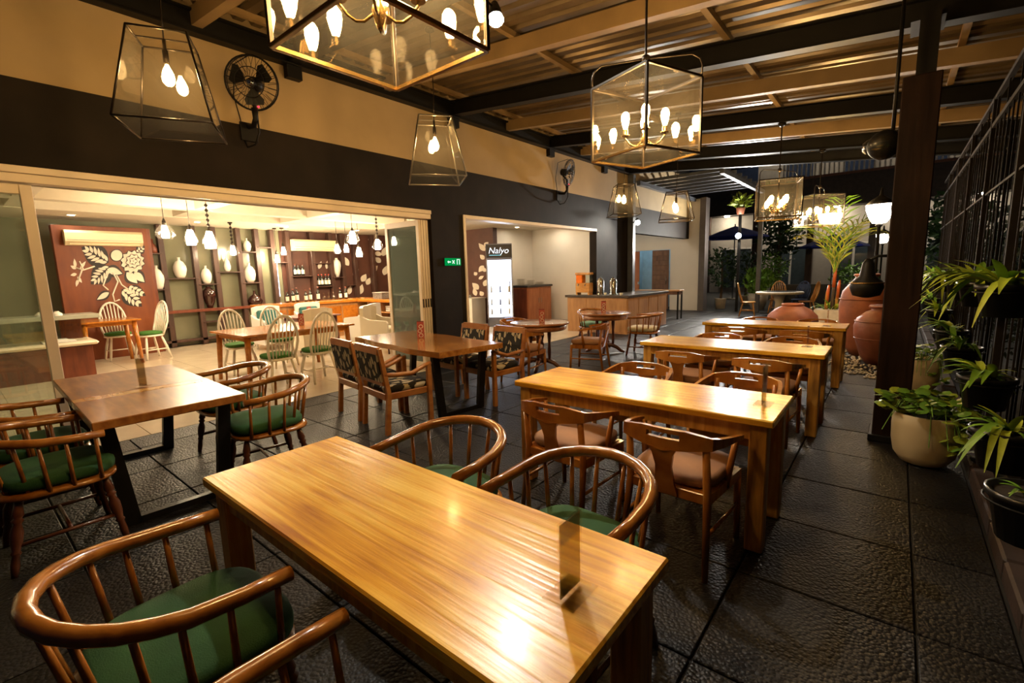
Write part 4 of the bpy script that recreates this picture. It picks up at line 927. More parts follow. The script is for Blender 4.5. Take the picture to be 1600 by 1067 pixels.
# bar counter
bc = thing('bar_counter', 'L-shaped orange wood bar counter with open cubbyholes', 'counter', (-11.0, 6.5, 0))
MB().bb(-0.95, -0.30, -1.75, 1.25, 0.0, 0.88, 0.004).build('body', counterw, bc)
MB().bb(-1.0, -0.25, -1.8, 1.3, 0.88, 0.95, 0.006).build('worktop', orangew, bc)
MB().bb(-0.25, 2.7, 0.62, 1.25, 0.88, 0.95, 0.006).build('end_worktop', orangew, bc)
MB().bb(-0.30, 2.65, 1.15, 1.2, 0.0, 0.88).build('end_back', counterw, bc)
for k in range(7): MB().bb(-0.30+k*0.49-0.012, -0.30+k*0.49+0.012, 0.66, 1.15, 0.0, 0.88).build('divider', counterw, bc)
for z in (0.06, 0.34, 0.62): MB().bb(-0.30, 2.65, 0.66, 1.15, z-0.012, z+0.012).build('cubby_shelf', counterw, bc)
for k in range(5):
    MB().bb(-0.30, -0.285, -1.7+k*0.48, -1.26+k*0.48, 0.12, 0.80, 0.004).build('front_panel', orangew, bc)
# books and folded linen in the cubbyholes
for k in range(5):
    x0 = -11.22+0.49*k
    o = thing('linen_stack', 'folded white linen in an upper bar cubbyhole', 'linen', (x0+0.18, 7.4, 0.633), 0, 'linen in the bar cubbyholes')
    for j in range(3): MB().bb(-0.13, 0.13, -0.14, 0.14, j*0.05, j*0.05+0.045, 0.015).build('folded_napkin', vinyl, o)
def bottle(x, y, z, h=0.30, r=0.037, mt=bottleg, lb=True, label='dark wine bottle with white label behind the bar', cap=None, group='bottles behind the bar'):
    t = thing('bottle', label, 'bottle', (x, y, z), 0, group)
    MB().lathe([(r, 0), (r, 0.6*h), (r*0.8, 0.68*h), (r*0.36, 0.76*h), (r*0.36, 0.98*h), (r*0.42, h)], n=12).build('glass', mt, t); gb = t.children[-1] if t.children else None
    if lb: MB().lathe([(r+0.001, 0.14*h), (r+0.001, 0.5*h)], n=12, cap=False).build('paper_label', labelp, gb)
    MB().lathe([(r*0.40, 0.90*h), (r*0.46, 0.9*h), (r*0.46, 1.02*h), (0.001, 1.02*h)], n=10, cap=False).build('cap', cap or mahog, t)
for y in (6.5, 6.6, 6.72): bottle(-13.25, y, 1.62, 0.32, 0.045, label='dark wine bottle with white label on the small bar shelf')
for y in (7.18, 7.28, 7.40, 7.5): bottle(-13.25, y, 1.30, 0.34, 0.045, cap=menur, label='dark bottle with red cap on the lower bar shelf')
bottle(-13.25, 7.8, 1.05, 0.36, 0.05, label='x') if False else None
for i, y in enumerate((5.5, 5.62, 5.75, 5.95, 6.1, 6.28, 6.95, 7.08)): bottle(-11.75+0.06*(i % 2), y, 0.95, 0.30+0.03*(i % 3), 0.04, label='dark wine bottle with white label standing on the bar worktop')
for i, y in enumerate((6.45, 6.58, 6.72)):
    t = thing('wine_glass', 'upturned clear wine glass on the bar worktop', 'glass', (-11.70, y, 0.95), 0, 'wine glasses on the bar')
    MB().lathe([(0.04, 0), (0.045, 0.05), (0.03, 0.10), (0.006, 0.115)], n=14, cap=False).build('bowl', clearglass, t); MB().lathe([(0.005, 0.11), (0.005, 0.19), (0.036, 0.20), (0.036, 0.203)], n=12).build('stem', clearglass, t)
t = thing('wicker_basket', 'grey woven basket on the end of the bar counter', 'basket', (-10.5, 7.4, 0.95))
MB().bb(-0.2, 0.2, -0.14, 0.14, 0, 0.16, 0.01).build('body', plain('grey_wicker', (0.16, 0.14, 0.12), 0.8, var=0.4, vs=40, bump=0.6, bs=60), t); MB().bb(-0.21, 0.21, -0.15, 0.15, 0.15, 0.175, 0.006).build('rim', plain('wicker_rim', (0.26, 0.23, 0.2), 0.8), t)
t = thing('chafing_dish', 'rounded metal serving dish on the bar counter near the folded doors', 'dish', (-9.6, 7.4, 0.95))
MB().bb(-0.24, 0.24, -0.15, 0.15, 0, 0.08, 0.01).build('pan', greysteel, t); MB().lathe([(0.22, 0), (0.21, 0.07), (0.15, 0.13), (0.05, 0.16), (0.0, 0.16)], (0, 0, 0.08), 20, cap=False).build('lid', chrome, t)
# murals on the brown end wall
mw = thing('wall_mural', 'white leaf mural painted on the dark brown end wall', 'mural', (-10.0, 10.66, 0))
def murY(x, y, b, w, mt=murw):
    pts = [ony(px_, py_, 10.66) for px_, py_ in leaf_poly((x, y), b, w)]; off = V3(mw.location); n = len(pts)
    MB().add([p-off-Vector((0, 0.004, 0)) for p in pts]+[p-off for p in pts], [tuple(range(n))]+[(i, (i+1) % n, n+(i+1) % n, n+i) for i in range(n)]).build('painted_leaf', mt, mw)
for a in [(758, 392, (748, 380), 8), (757, 405, (750, 398), 7), (756, 415, (748, 425), 8), (760, 424, (752, 418), 6), (745, 430, (741, 425), 6), (748, 452, (738, 442), 9), (744, 462, (740, 450), 7), (756, 447, (762, 436), 8), (755, 462, (750, 455), 7), (757, 385, (763, 378), 7), (748, 436, (756, 431), 5), (737, 472, (745, 466), 6)]: murY(*a)
mb = thing('wall_mural', 'white leaf mural painted on the wall above the bar bottles', 'mural', (-13.385, 8.6, 0))
for a in [((545, 415), (535, 400), 9), ((552, 432), (560, 420), 8), ((565, 440), (572, 428), 9), ((573, 445), (578, 434), 8), ((580, 425), (590, 415), 9), ((595, 410), (586, 402), 8), ((600, 430), (604, 415), 9), ((598, 400), (604, 385), 9), ((562, 460), (566, 444), 9), ((545, 460), (548, 446), 7), ((575, 375), (590, 366), 8), ((585, 395), (598, 398), 7), ((510, 420), (514, 405), 7), ((498, 420), (502, 408), 6)]: mural(leaf_poly(*a), murw, 0.004, mb, 'painted_leaf', -13.388)
# dining tables
def wood_table(label, x0, x1, y0, y1, H=0.77, mt=orangew):
    t = thing('dining_table', label, 'table', ((x0+x1)/2, (y0+y1)/2, 0)); a, b = (x1-x0)/2, (y1-y0)/2
    MB().bb(-a, a, -b, b, H-0.03, H, 0.006).build('tabletop', mt, t)
    MB().bb(-a+0.08, a-0.08, -b+0.08, b-0.08, H-0.10, H-0.03).build('apron', mt, t)
    for sx in (-1, 1):
        for sy in (-1, 1): MB().tube([(sx*(a-0.10), sy*(b-0.10), H-0.03), (sx*(a-0.06), sy*(b-0.06), 0)], [0.045, 0.03], 8).build('leg', mt, t)
    return t
wood_table('orange wood table among the white hoop-back chairs in the dining room', -8.25, -7.0, 2.60, 4.36)
wood_table('orange wood table in front of the mural panel', -12.15, -11.25, 1.5, 2.42, 0.86)
wood_table('dark red wood table among the white upholstered chairs', -10.3, -9.5, 4.6, 5.6, 0.74, mahog)
menu('red menu card on the table among white upholstered chairs', -9.75, 5.0, 1.1, 0.74, 0.20)
menu('red menu card on the table among hoop-back chairs', -7.6, 3.75, 1.1, 0.77, 0.20)
wc = windsor_chair('x', H=1.05); f4 = [True]; G4 = 'white hoop-back chairs'
place(wc, f4, -6.72, 2.92, PI/2, 'white hoop-back chair with green cushion, nearer the glass panel end, back to the terrace', G4)
place(wc, f4, -6.72, 3.52, PI/2, 'white hoop-back chair with green cushion, nearer the folded doors, back to the terrace', G4)
place(wc, f4, -8.45, 3.08, -PI/2, 'white hoop-back chair with green cushion, across the orange table, nearer the mural', G4)
place(wc, f4, -8.45, 3.75, -PI/2, 'white hoop-back chair with green cushion, across the orange table, nearer the bar', G4)
place(wc, f4, -12.27, 2.22, -PI/2, 'white hoop-back chair with green cushion behind the table at the mural panel', G4).scale = (1.05, 1.05, 1.1)
place(wc, f4, -11.72, 2.62, PI+0.25, 'white hoop-back chair with green cushion at the corner of the mural table', G4).scale = (1.05, 1.05, 1.1)
def tub(label, x, y, rz, mt, skirt=True, cu=None, sc=1.1):
    t = tub_chair(label, mt, skirt, cu); t.location = (x, y, 0); t.rotation_euler = (0, 0, rz); t.scale = (sc, sc, sc); t['group'] = 'white upholstered armchairs'
tub('white upholstered chair with teal cushion nearer the vase shelf', -10.75, 4.65, -PI/2, vinyl, True, tealc)
tub('white upholstered chair with teal cushion nearer the bar cubbyholes', -10.85, 5.65, -PI/2-0.1, vinyl, True, tealc)
tub('cream upholstered chair with its back to the hoop-back chairs', -9.15, 4.72, PI/2, creamv)
tub('bright white slipcovered chair beside the red wood table', -9.25, 5.98, PI/2+0.5, vinyl)
tub('cream vinyl armchair standing next to the folded glass doors', -8.1, 5.65, -PI/2+0.5, creamv, False)
# display counter at the left
dc = thing('display_counter', 'pale glass-topped display counter with open shelf left of the mural', 'counter', (-10.75, 0.55, 0))
MB().bb(-0.45, 0.20, -1.6, 1.0, 0.0, 0.52, 0.004).build('base', mahog, dc)
MB().bb(-0.5, 0.32, -1.7, 1.08, 0.54, 0.61, 0.03).build('tray_shelf', framep, dc)
MB().bb(-0.48, 0.25, -1.7, 1.15, 0.98, 1.05, 0.006).build('top_slab', plain('pale_green_slab', (0.42, 0.42, 0.33), 0.2, var=0.1), dc)
MB().bb(-0.45, -0.38, 0.7, 0.98, 0.61, 0.98).build('end_panel', mahog, dc); MB().bb(0.16, 0.19, -1.6, -1.55, 0.61, 0.98).build('support', framep, dc)
MB().bb(0.205, 0.212, -1.6, 0.95, 0.62, 0.97).build('pane', clearglass, dc)
for i, (y, z) in enumerate(((1.2, 1.05), (1.32, 1.05), (0.75, 1.05))):
    t = thing('white_bowl', 'small white upturned bowl on the display counter', 'bowl', (-10.72, (1.0, 1.2, 0.4)[i], z), 0, 'white bowls'); MB().lathe([(0.07, 0), (0.065, 0.03), (0.03, 0.06), (0.0, 0.062)], n=16, cap=False).build('body', ceramic, t); MB().lathe([(0.03, 0.058), (0.03, 0.07)], n=12).build('foot', ceramic, t)
t = thing('white_tray', 'white folded papers lying on the display counter shelf', 'papers', (-10.62, 1.15, 0.611)); MB().bb(-0.16, 0.16, -0.2, 0.2, 0, 0.03, 0.004).build('stack', vinyl, t); MB().bb(-0.14, 0.14, -0.16, 0.12, 0.03, 0.05, 0.004).build('top_sheet', vinyl, t)
# pendant lamps
def pendant(label, p, kind, sc=1.0):
    x, y, z = p; zc = 2.87 if x < -11.7 else 3.30
    t = thing('pendant_lamp', label, 'lamp', (x, y, z), 0, 'dining room pendant lamps')
    MB().lathe([(0.03*sc, 0.10*sc), (0.045*sc, 0.04*sc), (0.06*sc, -0.05*sc), (0.055*sc, -0.10*sc), (0.0, -0.105*sc)], n=14, cap=False).build('glowing_shade', innerbulb, t)
    MB().lathe([(0.012, 0.22), (0.03, 0.17), (0.035, 0.10)], n=12).build('cap', bronze, t)
    if kind: MB().lathe([(0.036, 0.15), (0.09*kind, 0.02), (0.105*kind, -0.06), (0.07*kind, -0.12)], n=18, cap=False).build('glass_cover', lampglass, t)
    top = zc-z
    if kind == 1.2:
        pts = []
        for j in range(5): zz = 0.22+j*0.085; MB().lathe([(0.004, zz), (0.028, zz+0.025), (0.03, zz+0.045), (0.004, zz+0.075)], n=8).build('twisted_link', bronze, t)
    MB().tube([(0, 0, 0.2), (0, 0, top)], 0.006, 6).build('cord', bronze, t)
    MB().lathe([(0.05, top-0.03), (0.05, top)], n=14).build('canopy', bronze, t)
for i, (px_, py_, X, k, sc, lb) in enumerate([
    (258, 362, -9.7, 1.4, 1.0, 'pendant lamp with wide glass bell, nearest the mural panel'), (298, 371, -9.6, 1.0, 1.25, 'pendant lamp with smooth tapering neck between two fancier pendants'),
    (328, 375, -9.5, 1.2, 1.45, 'pendant lamp on a chunky twisted chain, brightest near the vases'), (364, 391, -12.0, 1.2, 1.0, 'small pendant lamp in front of the vase shelf'),
    (527, 389, -11.2, 1.0, 1.0, 'small pendant lamp left of the cluster over the bar chairs'), (541, 388, -10.9, 0, 1.0, 'slim pendant lamp close behind the cluster over the bar chairs'),
    (551, 371, -9.6, 1.4, 1.35, 'large paired pendant lamp, highest in the cluster by the bar'), (561, 394, -11.0, 1.0, 1.2, 'low hanging pendant lamp in the cluster by the bar'),
    (590, 382, -9.8, 1.2, 1.15, 'pendant lamp on twisted chain nearest the folded doors'), (433, 404, -12.8, 0, 1.0, 'small glowing pendant shape in front of the bar posts'), (443, 392, -12.6, 0, 1.0, 'small glowing pendant shape higher in front of the bar posts')]):  # last two are small glowing shapes hung before the bar posts
    p = onx(px_, py_, X); pendant(lb, (p.x, p.y, p.z), k, sc)
# recessed downlights; extra ones over the service opening added to brighten its wall
for i, (x, y) in enumerate([(-7.3, 2.6), (-9.5, 4.5), (-7.6, 6.6), (-9.5, 0.0), (-11.1, 4.5), (-9.6, 7.1), (-12.3, 1.8), (-12.3, 3.9), (-12.3, 5.9), (-12.2, 7.9), (-9.5, 2.2), (-7.5, 1.6), (-7.5, 4.5), (-7.5, 10.0), (-8.3, 11.6), (-7.3, 11.8), (-8.0, 8.9), (-6.8, 9.0), (-8.9, 11.2), (-8.2, 12.2), (-6.6, 10.2)]):
    t = thing('downlight', 'small recessed downlight in the pale indoor ceiling, part of a set with added fill lights', 'lamp', (x, y, 2.87 if x < -11.7 else (2.88 if y > 8.3 else 3.30)), 0, 'recessed downlights')
    MB().lathe([(0.075, 0), (0.075, -0.008), (0.058, -0.012)], n=18, cap=False).build('ring', whitep, t); MB().lathe([(0.055, -0.001), (0.055, -0.006)], n=18).build('lens', downm, t)
# ================================================================ SERVICE OPENING
fr = thing('drinks_fridge', 'tall drinks fridge with glowing glass door and script sign', 'fridge', (-8.80, 10.22, 0), 0.75)
fb = plain('fridge_grey', (0.14, 0.14, 0.17), 0.35, var=0.1)
MB().bb(-0.37, 0.37, 0.0, 0.06, 0.0, 2.36).bb(-0.37, -0.33, -0.6+0.6, 0.6, 0, 2.36).build('side_frame', fb, fr)
MB().bb(-0.37, -0.33, 0.06, 0.62, 0.0, 2.36).bb(0.33, 0.37, 0.06, 0.62, 0, 2.36).bb(-0.33, 0.33, 0.58, 0.62, 0, 2.36).bb(-0.33, 0.33, 0.06, 0.58, 2.30, 2.36).bb(-0.33, 0.33, 0.06, 0.58, 0.0, 0.16).build('cabinet', fb, fr)
MB().bb(-0.33, 0.33, -0.012, 0.0, 0.28, 1.90).build('glowing_glass_door', fridgelt, fr)
for x in (-0.35, 0.35): MB().bb(x-0.02, x+0.02, -0.03, 0.0, 0.24, 1.94, 0.003).build('door_stile', plain('fridge_rim', (0.35, 0.37, 0.45), 0.3), fr)
MB().bb(0.27, 0.30, -0.06, -0.03, 0.9, 1.3, 0.004).build('door_handle', chrome, fr)
MB().bb(-0.36, 0.36, -0.02, 0.0, 1.97, 2.33, 0.004).build('sign_board', plain('sign_black', (0.02, 0.018, 0.02), 0.3), fr)
for z, hh in ((0.62, 0.0), (0.98, 0), (1.34, 0)): MB().bb(-0.33, 0.33, -0.018, -0.012, z, z+0.014).build('shelf_line', plain('fridge_shelf', (0.5, 0.55, 0.65), 0.4), fr)
for i in range(9):
    x = -0.25+0.25*(i % 3); z = (0.36, 0.634, 0.994)[i//3]; MB().lathe([(0.03, 0), (0.03, 0.13), (0.012, 0.18), (0.012, 0.22)], (x, -0.045, z), 8).build('drink_bottle', plain('drink%d' % i, [(0.5, 0.55, 0.6), (0.25, 0.3, 0.5), (0.6, 0.6, 0.55)][i % 3], 0.3), fr)
def text(body, size, parent, loc, mt, rot=(PI/2, 0, 0), shear=0.0, ext=0.002, name='lettering'):
    c = bpy.data.curves.new('t', 'FONT'); c.body = body; c.size = size; c.shear = shear; c.extrude = ext; c.align_x = 'CENTER'; c.align_y = 'CENTER'
    o = bpy.data.objects.new('t', c); COL.objects.link(o); bpy.context.view_layer.update()
    me = bpy.data.meshes.new_from_object(o.evaluated_get(bpy.context.evaluated_depsgraph_get())); bpy.data.objects.remove(o)
    q = obj(name, me, mt, parent); me.materials.clear(); me.materials.append(mt); q.location = loc; q.rotation_euler = rot; return q
text('Nalyo', 0.24, fr, (-0.02, -0.022, 2.16), emit('sign_white', (0.9, 0.95, 1.0), 0.9), shear=0.25)
MB().bb(-0.28, 0.06, -0.024, -0.021, 2.03, 2.045).build('underline', emit('sign_teal', (0.25, 0.7, 0.8), 0.8), fr)
bx_ = thing('white_cabinet', 'low white cabinet beside the glowing fridge', 'cabinet', (-10.2, 10.22, 0)); MB().bb(-0.45, 0.45, -0.2, 0.4, 0, 0.78, 0.006).build('body', whitep, bx_); MB().bb(-0.47, 0.47, -0.22, 0.42, 0.78, 0.81, 0.004).build('top', whitep, bx_)
for i in range(3):
    t = thing('glassware', 'small clear glass on the low white cabinet', 'glass', (-10.25+0.13*i, 10.15+0.03*i, 0.81), 0, 'glasses on the white cabinet'); MB().lathe([(0.03, 0), (0.04, 0.1)], n=12).build('body', chrome, t); MB().lathe([(0.04, 0.1), (0.043, 0.105)], n=12).build('rim', chrome, t)
cb = thing('plate_cabinet', 'wooden cabinet with dark top and stacked plates against the white wall', 'cabinet', (-8.93, 11.75, 0))
MB().bb(-0.42, 0.42, -0.62, 0.62, 0, 1.08, 0.004).build('body', doorr, cb); MB().bb(-0.45, 0.46, -0.66, 0.66, 1.08, 1.14, 0.006).build('top', plain('dark_worktop', (0.03, 0.022, 0.02), 0.3), cb)
for k in range(2): dd = MB().bb(0.42, 0.435, -0.6+0.61*k, -0.01+0.61*k, 0.05, 1.04, 0.004).build('door', doorr, cb); MB().bb(0.435, 0.45, -0.08+0.12*k, -0.06+0.12*k, 0.6, 0.75, 0.003).build('handle', chrome, dd)
MB().bb(-0.4, 0.4, -0.635, -0.62, 0.04, 1.04, 0.004).build('side_panel', mahog, cb)
for i, (x, y, n) in enumerate([(-8.95, 11.4, 9), (-8.85, 11.75, 7), (-8.75, 12.1, 4)]):
    t = thing('plate_stack', 'stack of white plates on the wooden cabinet, '+['tallest', 'middle height', 'lowest, beside the wall'][i], 'plates', (x, y, 1.14), 0, 'plate stacks')
    for k in range(n): MB().lathe([(0.07, 0), (0.14, 0.012), (0.145, 0.016), (0.08, 0.006)], (0, 0, 0.022*k), 18).build('plate', ceramic, t)
sv = thing('serving_counter', 'wooden L-shaped serving counter with dark top holding drink dispensers', 'counter', (-5.4, 10.4, 0))
MB().bb(-1.15, 0.52, -0.14, 0.11, 0, 0.87, 0.004).build('front_body', counterw, sv); MB().bb(-0.22, 0.52, 0.11, 2.3, 0, 0.87, 0.004).build('side_body', counterw, sv)
MB().bb(-1.2, 0.56, -0.18, 0.11, 0.87, 0.93, 0.005).build('front_worktop', plain('dark_stone_top', (0.05, 0.036, 0.028), 0.3, var=0.3), sv); MB().bb(-0.26, 0.56, 0.11, 2.34, 0.87, 0.93, 0.005).build('side_worktop', MATS['dark_stone_top'], sv)
for k in range(3): MB().bb(-1.12+0.55*k, -0.60+0.55*k, -0.15, -0.14, 0.04, 0.83, 0.004).build('panel', counterw, sv)
for k in range(4): MB().bb(0.52, 0.53, -0.12+0.6*k, 0.44+0.6*k, 0.04, 0.83, 0.004).build('panel', counterw, sv)
dj = thing('juice_dispenser', 'twin-tank juice dispenser with orange juice on the counter', 'dispenser', (-6.12, 10.38, 0.93))
MB().bb(-0.20, 0.20, -0.10, 0.10, 0.06, 0.30, 0.01).build('base', honeyw, dj); 
for x in (-0.17, 0.17): MB().bb(x-0.02, x+0.02, -0.09, 0.09, 0, 0.06).build('foot', honeyw, dj)
MB().bb(-0.19, -0.01, -0.09, 0.09, 0.30, 0.50, 0.01).build('juice_tank', plain('orange_juice', (0.85, 0.20, 0.01), 0.2), dj); MB().bb(0.01, 0.19, -0.09, 0.09, 0.30, 0.50, 0.01).build('clear_tank', clearglass, dj)
MB().bb(-0.21, 0.21, -0.11, 0.11, 0.50, 0.56, 0.015).build('lid', honeyw, dj)
for x in (-0.1, 0.1): MB().tube([(x, -0.10, 0.27), (x, -0.14, 0.27), (x, -0.14, 0.22)], 0.014, 8).build('tap', chrome, dj)
def urn_(label, x, y):
    t = thing('coffee_urn', label, 'urn', (x, y, 0.93), 0, 'steel coffee urns')
    MB().lathe([(0.10, 0), (0.10, 0.03), (0.085, 0.04), (0.09, 0.34), (0.07, 0.38)], n=20).build('body', chrome, t); MB().lathe([(0.075, 0.375), (0.05, 0.41), (0.015, 0.42), (0.015, 0.44)], n=16).build('lid', chrome, t)
    MB().tube([(0.0, -0.085, 0.08), (0.0, -0.13, 0.08), (0.0, -0.13, 0.05)], 0.011, 8).build('tap', blacksteel, t); MB().tube([(0.09, 0, 0.3), (0.13, 0, 0.3), (0.13, 0, 0.22), (0.09, 0, 0.22)], 0.008, 6).build('handle', blacksteel, t)
urn_('steel coffee urn beside the juice dispenser', -5.68, 10.42); urn_('steel coffee urn in front of the grey column', -5.34, 10.42)
for i in range(2):
    t = thing('cup', 'small white cup beside the coffee urns', 'cup', (-5.5+0.42*i, 10.32, 0.93), 0, 'cups on the serving counter'); MB().lathe([(0.025, 0), (0.038, 0.06), (0.035, 0.06)], n=14).build('body', ceramic, t); MB().tube([(0.036, 0, 0.05), (0.055, 0, 0.04), (0.034, 0, 0.015)], 0.004, 5).build('handle', ceramic, t)
st = thing('side_table', 'narrow wooden side table standing in front of the passage doors', 'table', (-5.7, 14.2, 0)); MB().bb(-0.7, 0.7, -0.2, 0.2, 0.84, 0.88, 0.004).build('tabletop', counterw, st); MB().bb(-0.66, 0.66, -0.18, 0.18, 0.74, 0.84).build('drawer_box', doorw, st)
for sx in (-1, 1):
    for sy in (-1, 1): MB().bb(sx*0.65-0.02, sx*0.65+0.02, sy*0.16-0.02, sy*0.16+0.02, 0, 0.84).build('leg', blacksteel, st)
# ================================================================ PLANTS AND POTS BY THE FENCE
def strap_leaf(L, w, droop, n=7):
    pts = []; ws = []
    for i in range(n+1):
        t = i/n; pts.append((0, L*(t*0.75+0.1*t*t), L*(0.85*t-droop*t*t))); ws.append(w*(0.45+1.5*t-1.95*t*t+0.05) if t < 1 else 0.001)
    return MB().ribbon(pts, [max(0.0015, a) for a in ws], (1, 0, 0)).mesh('leaf')
LM = []
for mt in (leafA, leafB):
    for L, w, d in ((0.27, 0.024, 0.75), (0.25, 0.026, 1.0), (0.33, 0.024, 1.35), (0.22, 0.023, 0.4)):
        me = strap_leaf(L, w, d); me.materials.append(mt); LM.append(me)
def strap_plant(label, loc, n, sc=1.0, potr=0.13, poth=0.20, bracket=True, seed=0):
    rnd = random.Random(seed); t = thing('potted_plant', label, 'potted plant', loc, 0, 'strap-leaf plants along the fence')
    MB().lathe([(potr*0.72, -poth), (potr*0.95, -0.03), (potr*1.05, -0.03), (potr*1.06, 0.0), (potr*0.96, 0.0), (potr*0.9, -0.02)], n=18).build('pot', blackpot, t); pt_ = list(t.children)[-1]
    MB().lathe([(0.001, -0.018), (potr*0.93, -0.02)], n=14, cap=False).build('soil', soil, pt_)
    if bracket:
        MB().tube([(potr*1.07*math.cos(a*PI/10), potr*1.07*math.sin(a*PI/10), -0.045) for a in range(20)], 0.005, 5, True).tube([(potr*1.07, 0, -0.045), (fx-loc[0]-0.01, 0, -0.045)], 0.006, 5).build('hanger_ring', blacksteel, pt_)
    for i in range(n):
        me = LM[rnd.randrange(len(LM))]; o = obj('leaf', me, None, t); a = rnd.uniform(-0.35, 0.35)
        o.rotation_euler = (rnd.uniform(-0.25, 0.35), 0, 2*PI*i/n*1.0+a); s = sc*rnd.uniform(0.75, 1.2)*(0.55 if -math.sin(o.rotation_euler[2]) > 0.35 else 1.0); o.scale = (s, s, s); o.location = (rnd.uniform(-.03, .03), rnd.uniform(-.03, .03), -0.015)
    return t
k = 0
for (y, z, lb) in [(3.95, 1.40, 'on the upper fence row, its long leaf hanging lowest'), (5.05, 1.38, 'on the upper fence row, above the big cream pot'), (6.25, 1.36, 'on the upper fence row, just past the clad pillar'), (8.6, 1.32, 'on the upper fence row behind the clad pillar'), (11.2, 1.28, 'at the far end of the upper fence row')]:
    strap_plant('strap-leaf plant in black pot '+lb, (0.50, y, z), 26, 1.35, 0.13, 0.19, True, k); k += 1
for (y, z, lb) in [(2.72, 0.60, 'on the lower fence row, lowest pot with pale rim'), (3.38, 0.68, 'on the lower fence row, pot with whitish rim'), (4.22, 0.80, 'on the lower fence row, bushiest, beside the big cream pot'), (5.75, 0.78, 'on the lower fence row between the two cream pots'), (6.9, 0.80, 'on the lower fence row over the second cream pot'), (8.9, 0.86, 'on the lower fence row beyond the second cream pot'), (11.5, 0.86, 'at the far end of the lower fence row')]:
    strap_plant('strap-leaf plant in black pot '+lb, (0.50, y, z), 9 if y < 3 else 24, 1.15 if y > 4 else (0.5 if y < 3 else 0.85), 0.14, 0.21, True, k); k += 1
# cream pots with trailing round leaves
rl = MB(); n = 10; rl.add([(0, 0.03, 0.004)]+[(0.03*math.sin(2*PI*i/n), 0.03-0.031*math.cos(2*PI*i/n), -0.003*(i % 2)) for i in range(n)], [(0, 1+i, 1+(i+1) % n) for i in range(n)], True); rlA = rl.mesh('round_leaf'); rlA.materials.append(leafA); rlB = rlA.copy(); rlB.materials.clear(); rlB.materials.append(leafB)
def cream_pot(label, x, y, seed, n=190):
    rnd = random.Random(seed); t = thing('cream_planter', label, 'potted plant', (x, y, 0), 0, 'cream planters with trailing plants')
    MB().lathe([(0.10, 0), (0.145, 0.02), (0.185, 0.08), (0.203, 0.18), (0.207, 0.30), (0.202, 0.395), (0.192, 0.40), (0.18, 0.395), (0.18, 0.35)], n=32).build('pot', potc, t)
    MB().lathe([(0.001, 0.365), (0.185, 0.36)], n=20, cap=False).build('soil', soil, t)
    for i in range(n):
        a = rnd.uniform(0, 2*PI); r = 0.235*math.sqrt(rnd.random()); z = 0.40+0.12*rnd.random()+0.05*(1-r/0.235)
        if i % 3 == 0: a = rnd.uniform(-1.1, 0.7); r = rnd.uniform(0.215, 0.30); z = rnd.uniform(0.12, 0.50)
        if i % 10 == 1: a = rnd.uniform(2.4, 3.6); r = rnd.uniform(0.22, 0.31); z = rnd.uniform(0.36, 0.54)
        o = obj('leaf', rlA if rnd.random() < 0.5 else rlB, None, t); s = rnd.uniform(0.9, 1.6); o.scale = (s, s, s); o.location = (r*math.cos(a), r*math.sin(a), z); o.rotation_euler = (rnd.uniform(-0.5, 0.7), rnd.uniform(-0.5, 0.5), rnd.uniform(0, 2*PI))
    m = MB()
    for i in range(26):
        a = rnd.uniform(0, 2*PI) if i % 2 else rnd.uniform(-0.9, 0.9); r = rnd.uniform(0.2, 0.31); zt = rnd.uniform(0.12, 0.5)
        m.tube([(0.08*math.cos(a), 0.08*math.sin(a), 0.37), (0.19*math.cos(a), 0.19*math.sin(a), 0.50), (r*math.cos(a), r*math.sin(a), max(zt, 0.14))], 0.003, 4)
    m.build('stems', leafA, t)
    return t
cream_pot('big rounded cream pot with trailing round-leaf plant at the foot of the pillar', 0.255, 4.66, 3)
cream_pot('rounded cream pot with trailing plant standing behind the clad pillar', 0.28, 7.35, 5, 80)
# lamps fixed on the pillar
pb = thing('ball_lamp', 'unlit black ball lamp with glass rim high on the clad pillar', 'lamp', (-0.16, 5.19, 2.52))
MB().lathe([(0.0, -0.12)]+[(0.12*math.cos(math.radians(a)), 0.12*math.sin(math.radians(a))) for a in range(-75, 76, 15)]+[(0.0, 0.12)], n=20, cap=False).build('globe', blacksteel, pb)
MB().lathe([(0.125, -0.05), (0.15, -0.03), (0.15, 0.03), (0.125, 0.05)], n=20, cap=False).build('glass_rim', clearglass, pb); MB().tube([(0.05, 0, 0.02), (0.085, 0, 0.02)], 0.025).build('arm', blacksteel, pb)
bl = thing('bell_lamp', 'dark bell-shaped lantern on a bracket lower on the clad pillar', 'lamp', (-0.20, 5.19, 1.30))
MB().lathe([(0.03, -0.06), (0.10, -0.04), (0.125, 0.03), (0.115, 0.08), (0.06, 0.13), (0.045, 0.24), (0.02, 0.28)], n=18).build('shade', blacksteel, bl); MB().lathe([(0.118, 0.062), (0.13, 0.07), (0.118, 0.078)], n=18, cap=False).build('brass_band', brass, bl); MB().tube([(0, 0, 0.26), (0.06, 0, 0.30), (0.125, 0, 0.30)], 0.012).build('bracket', blacksteel, bl)
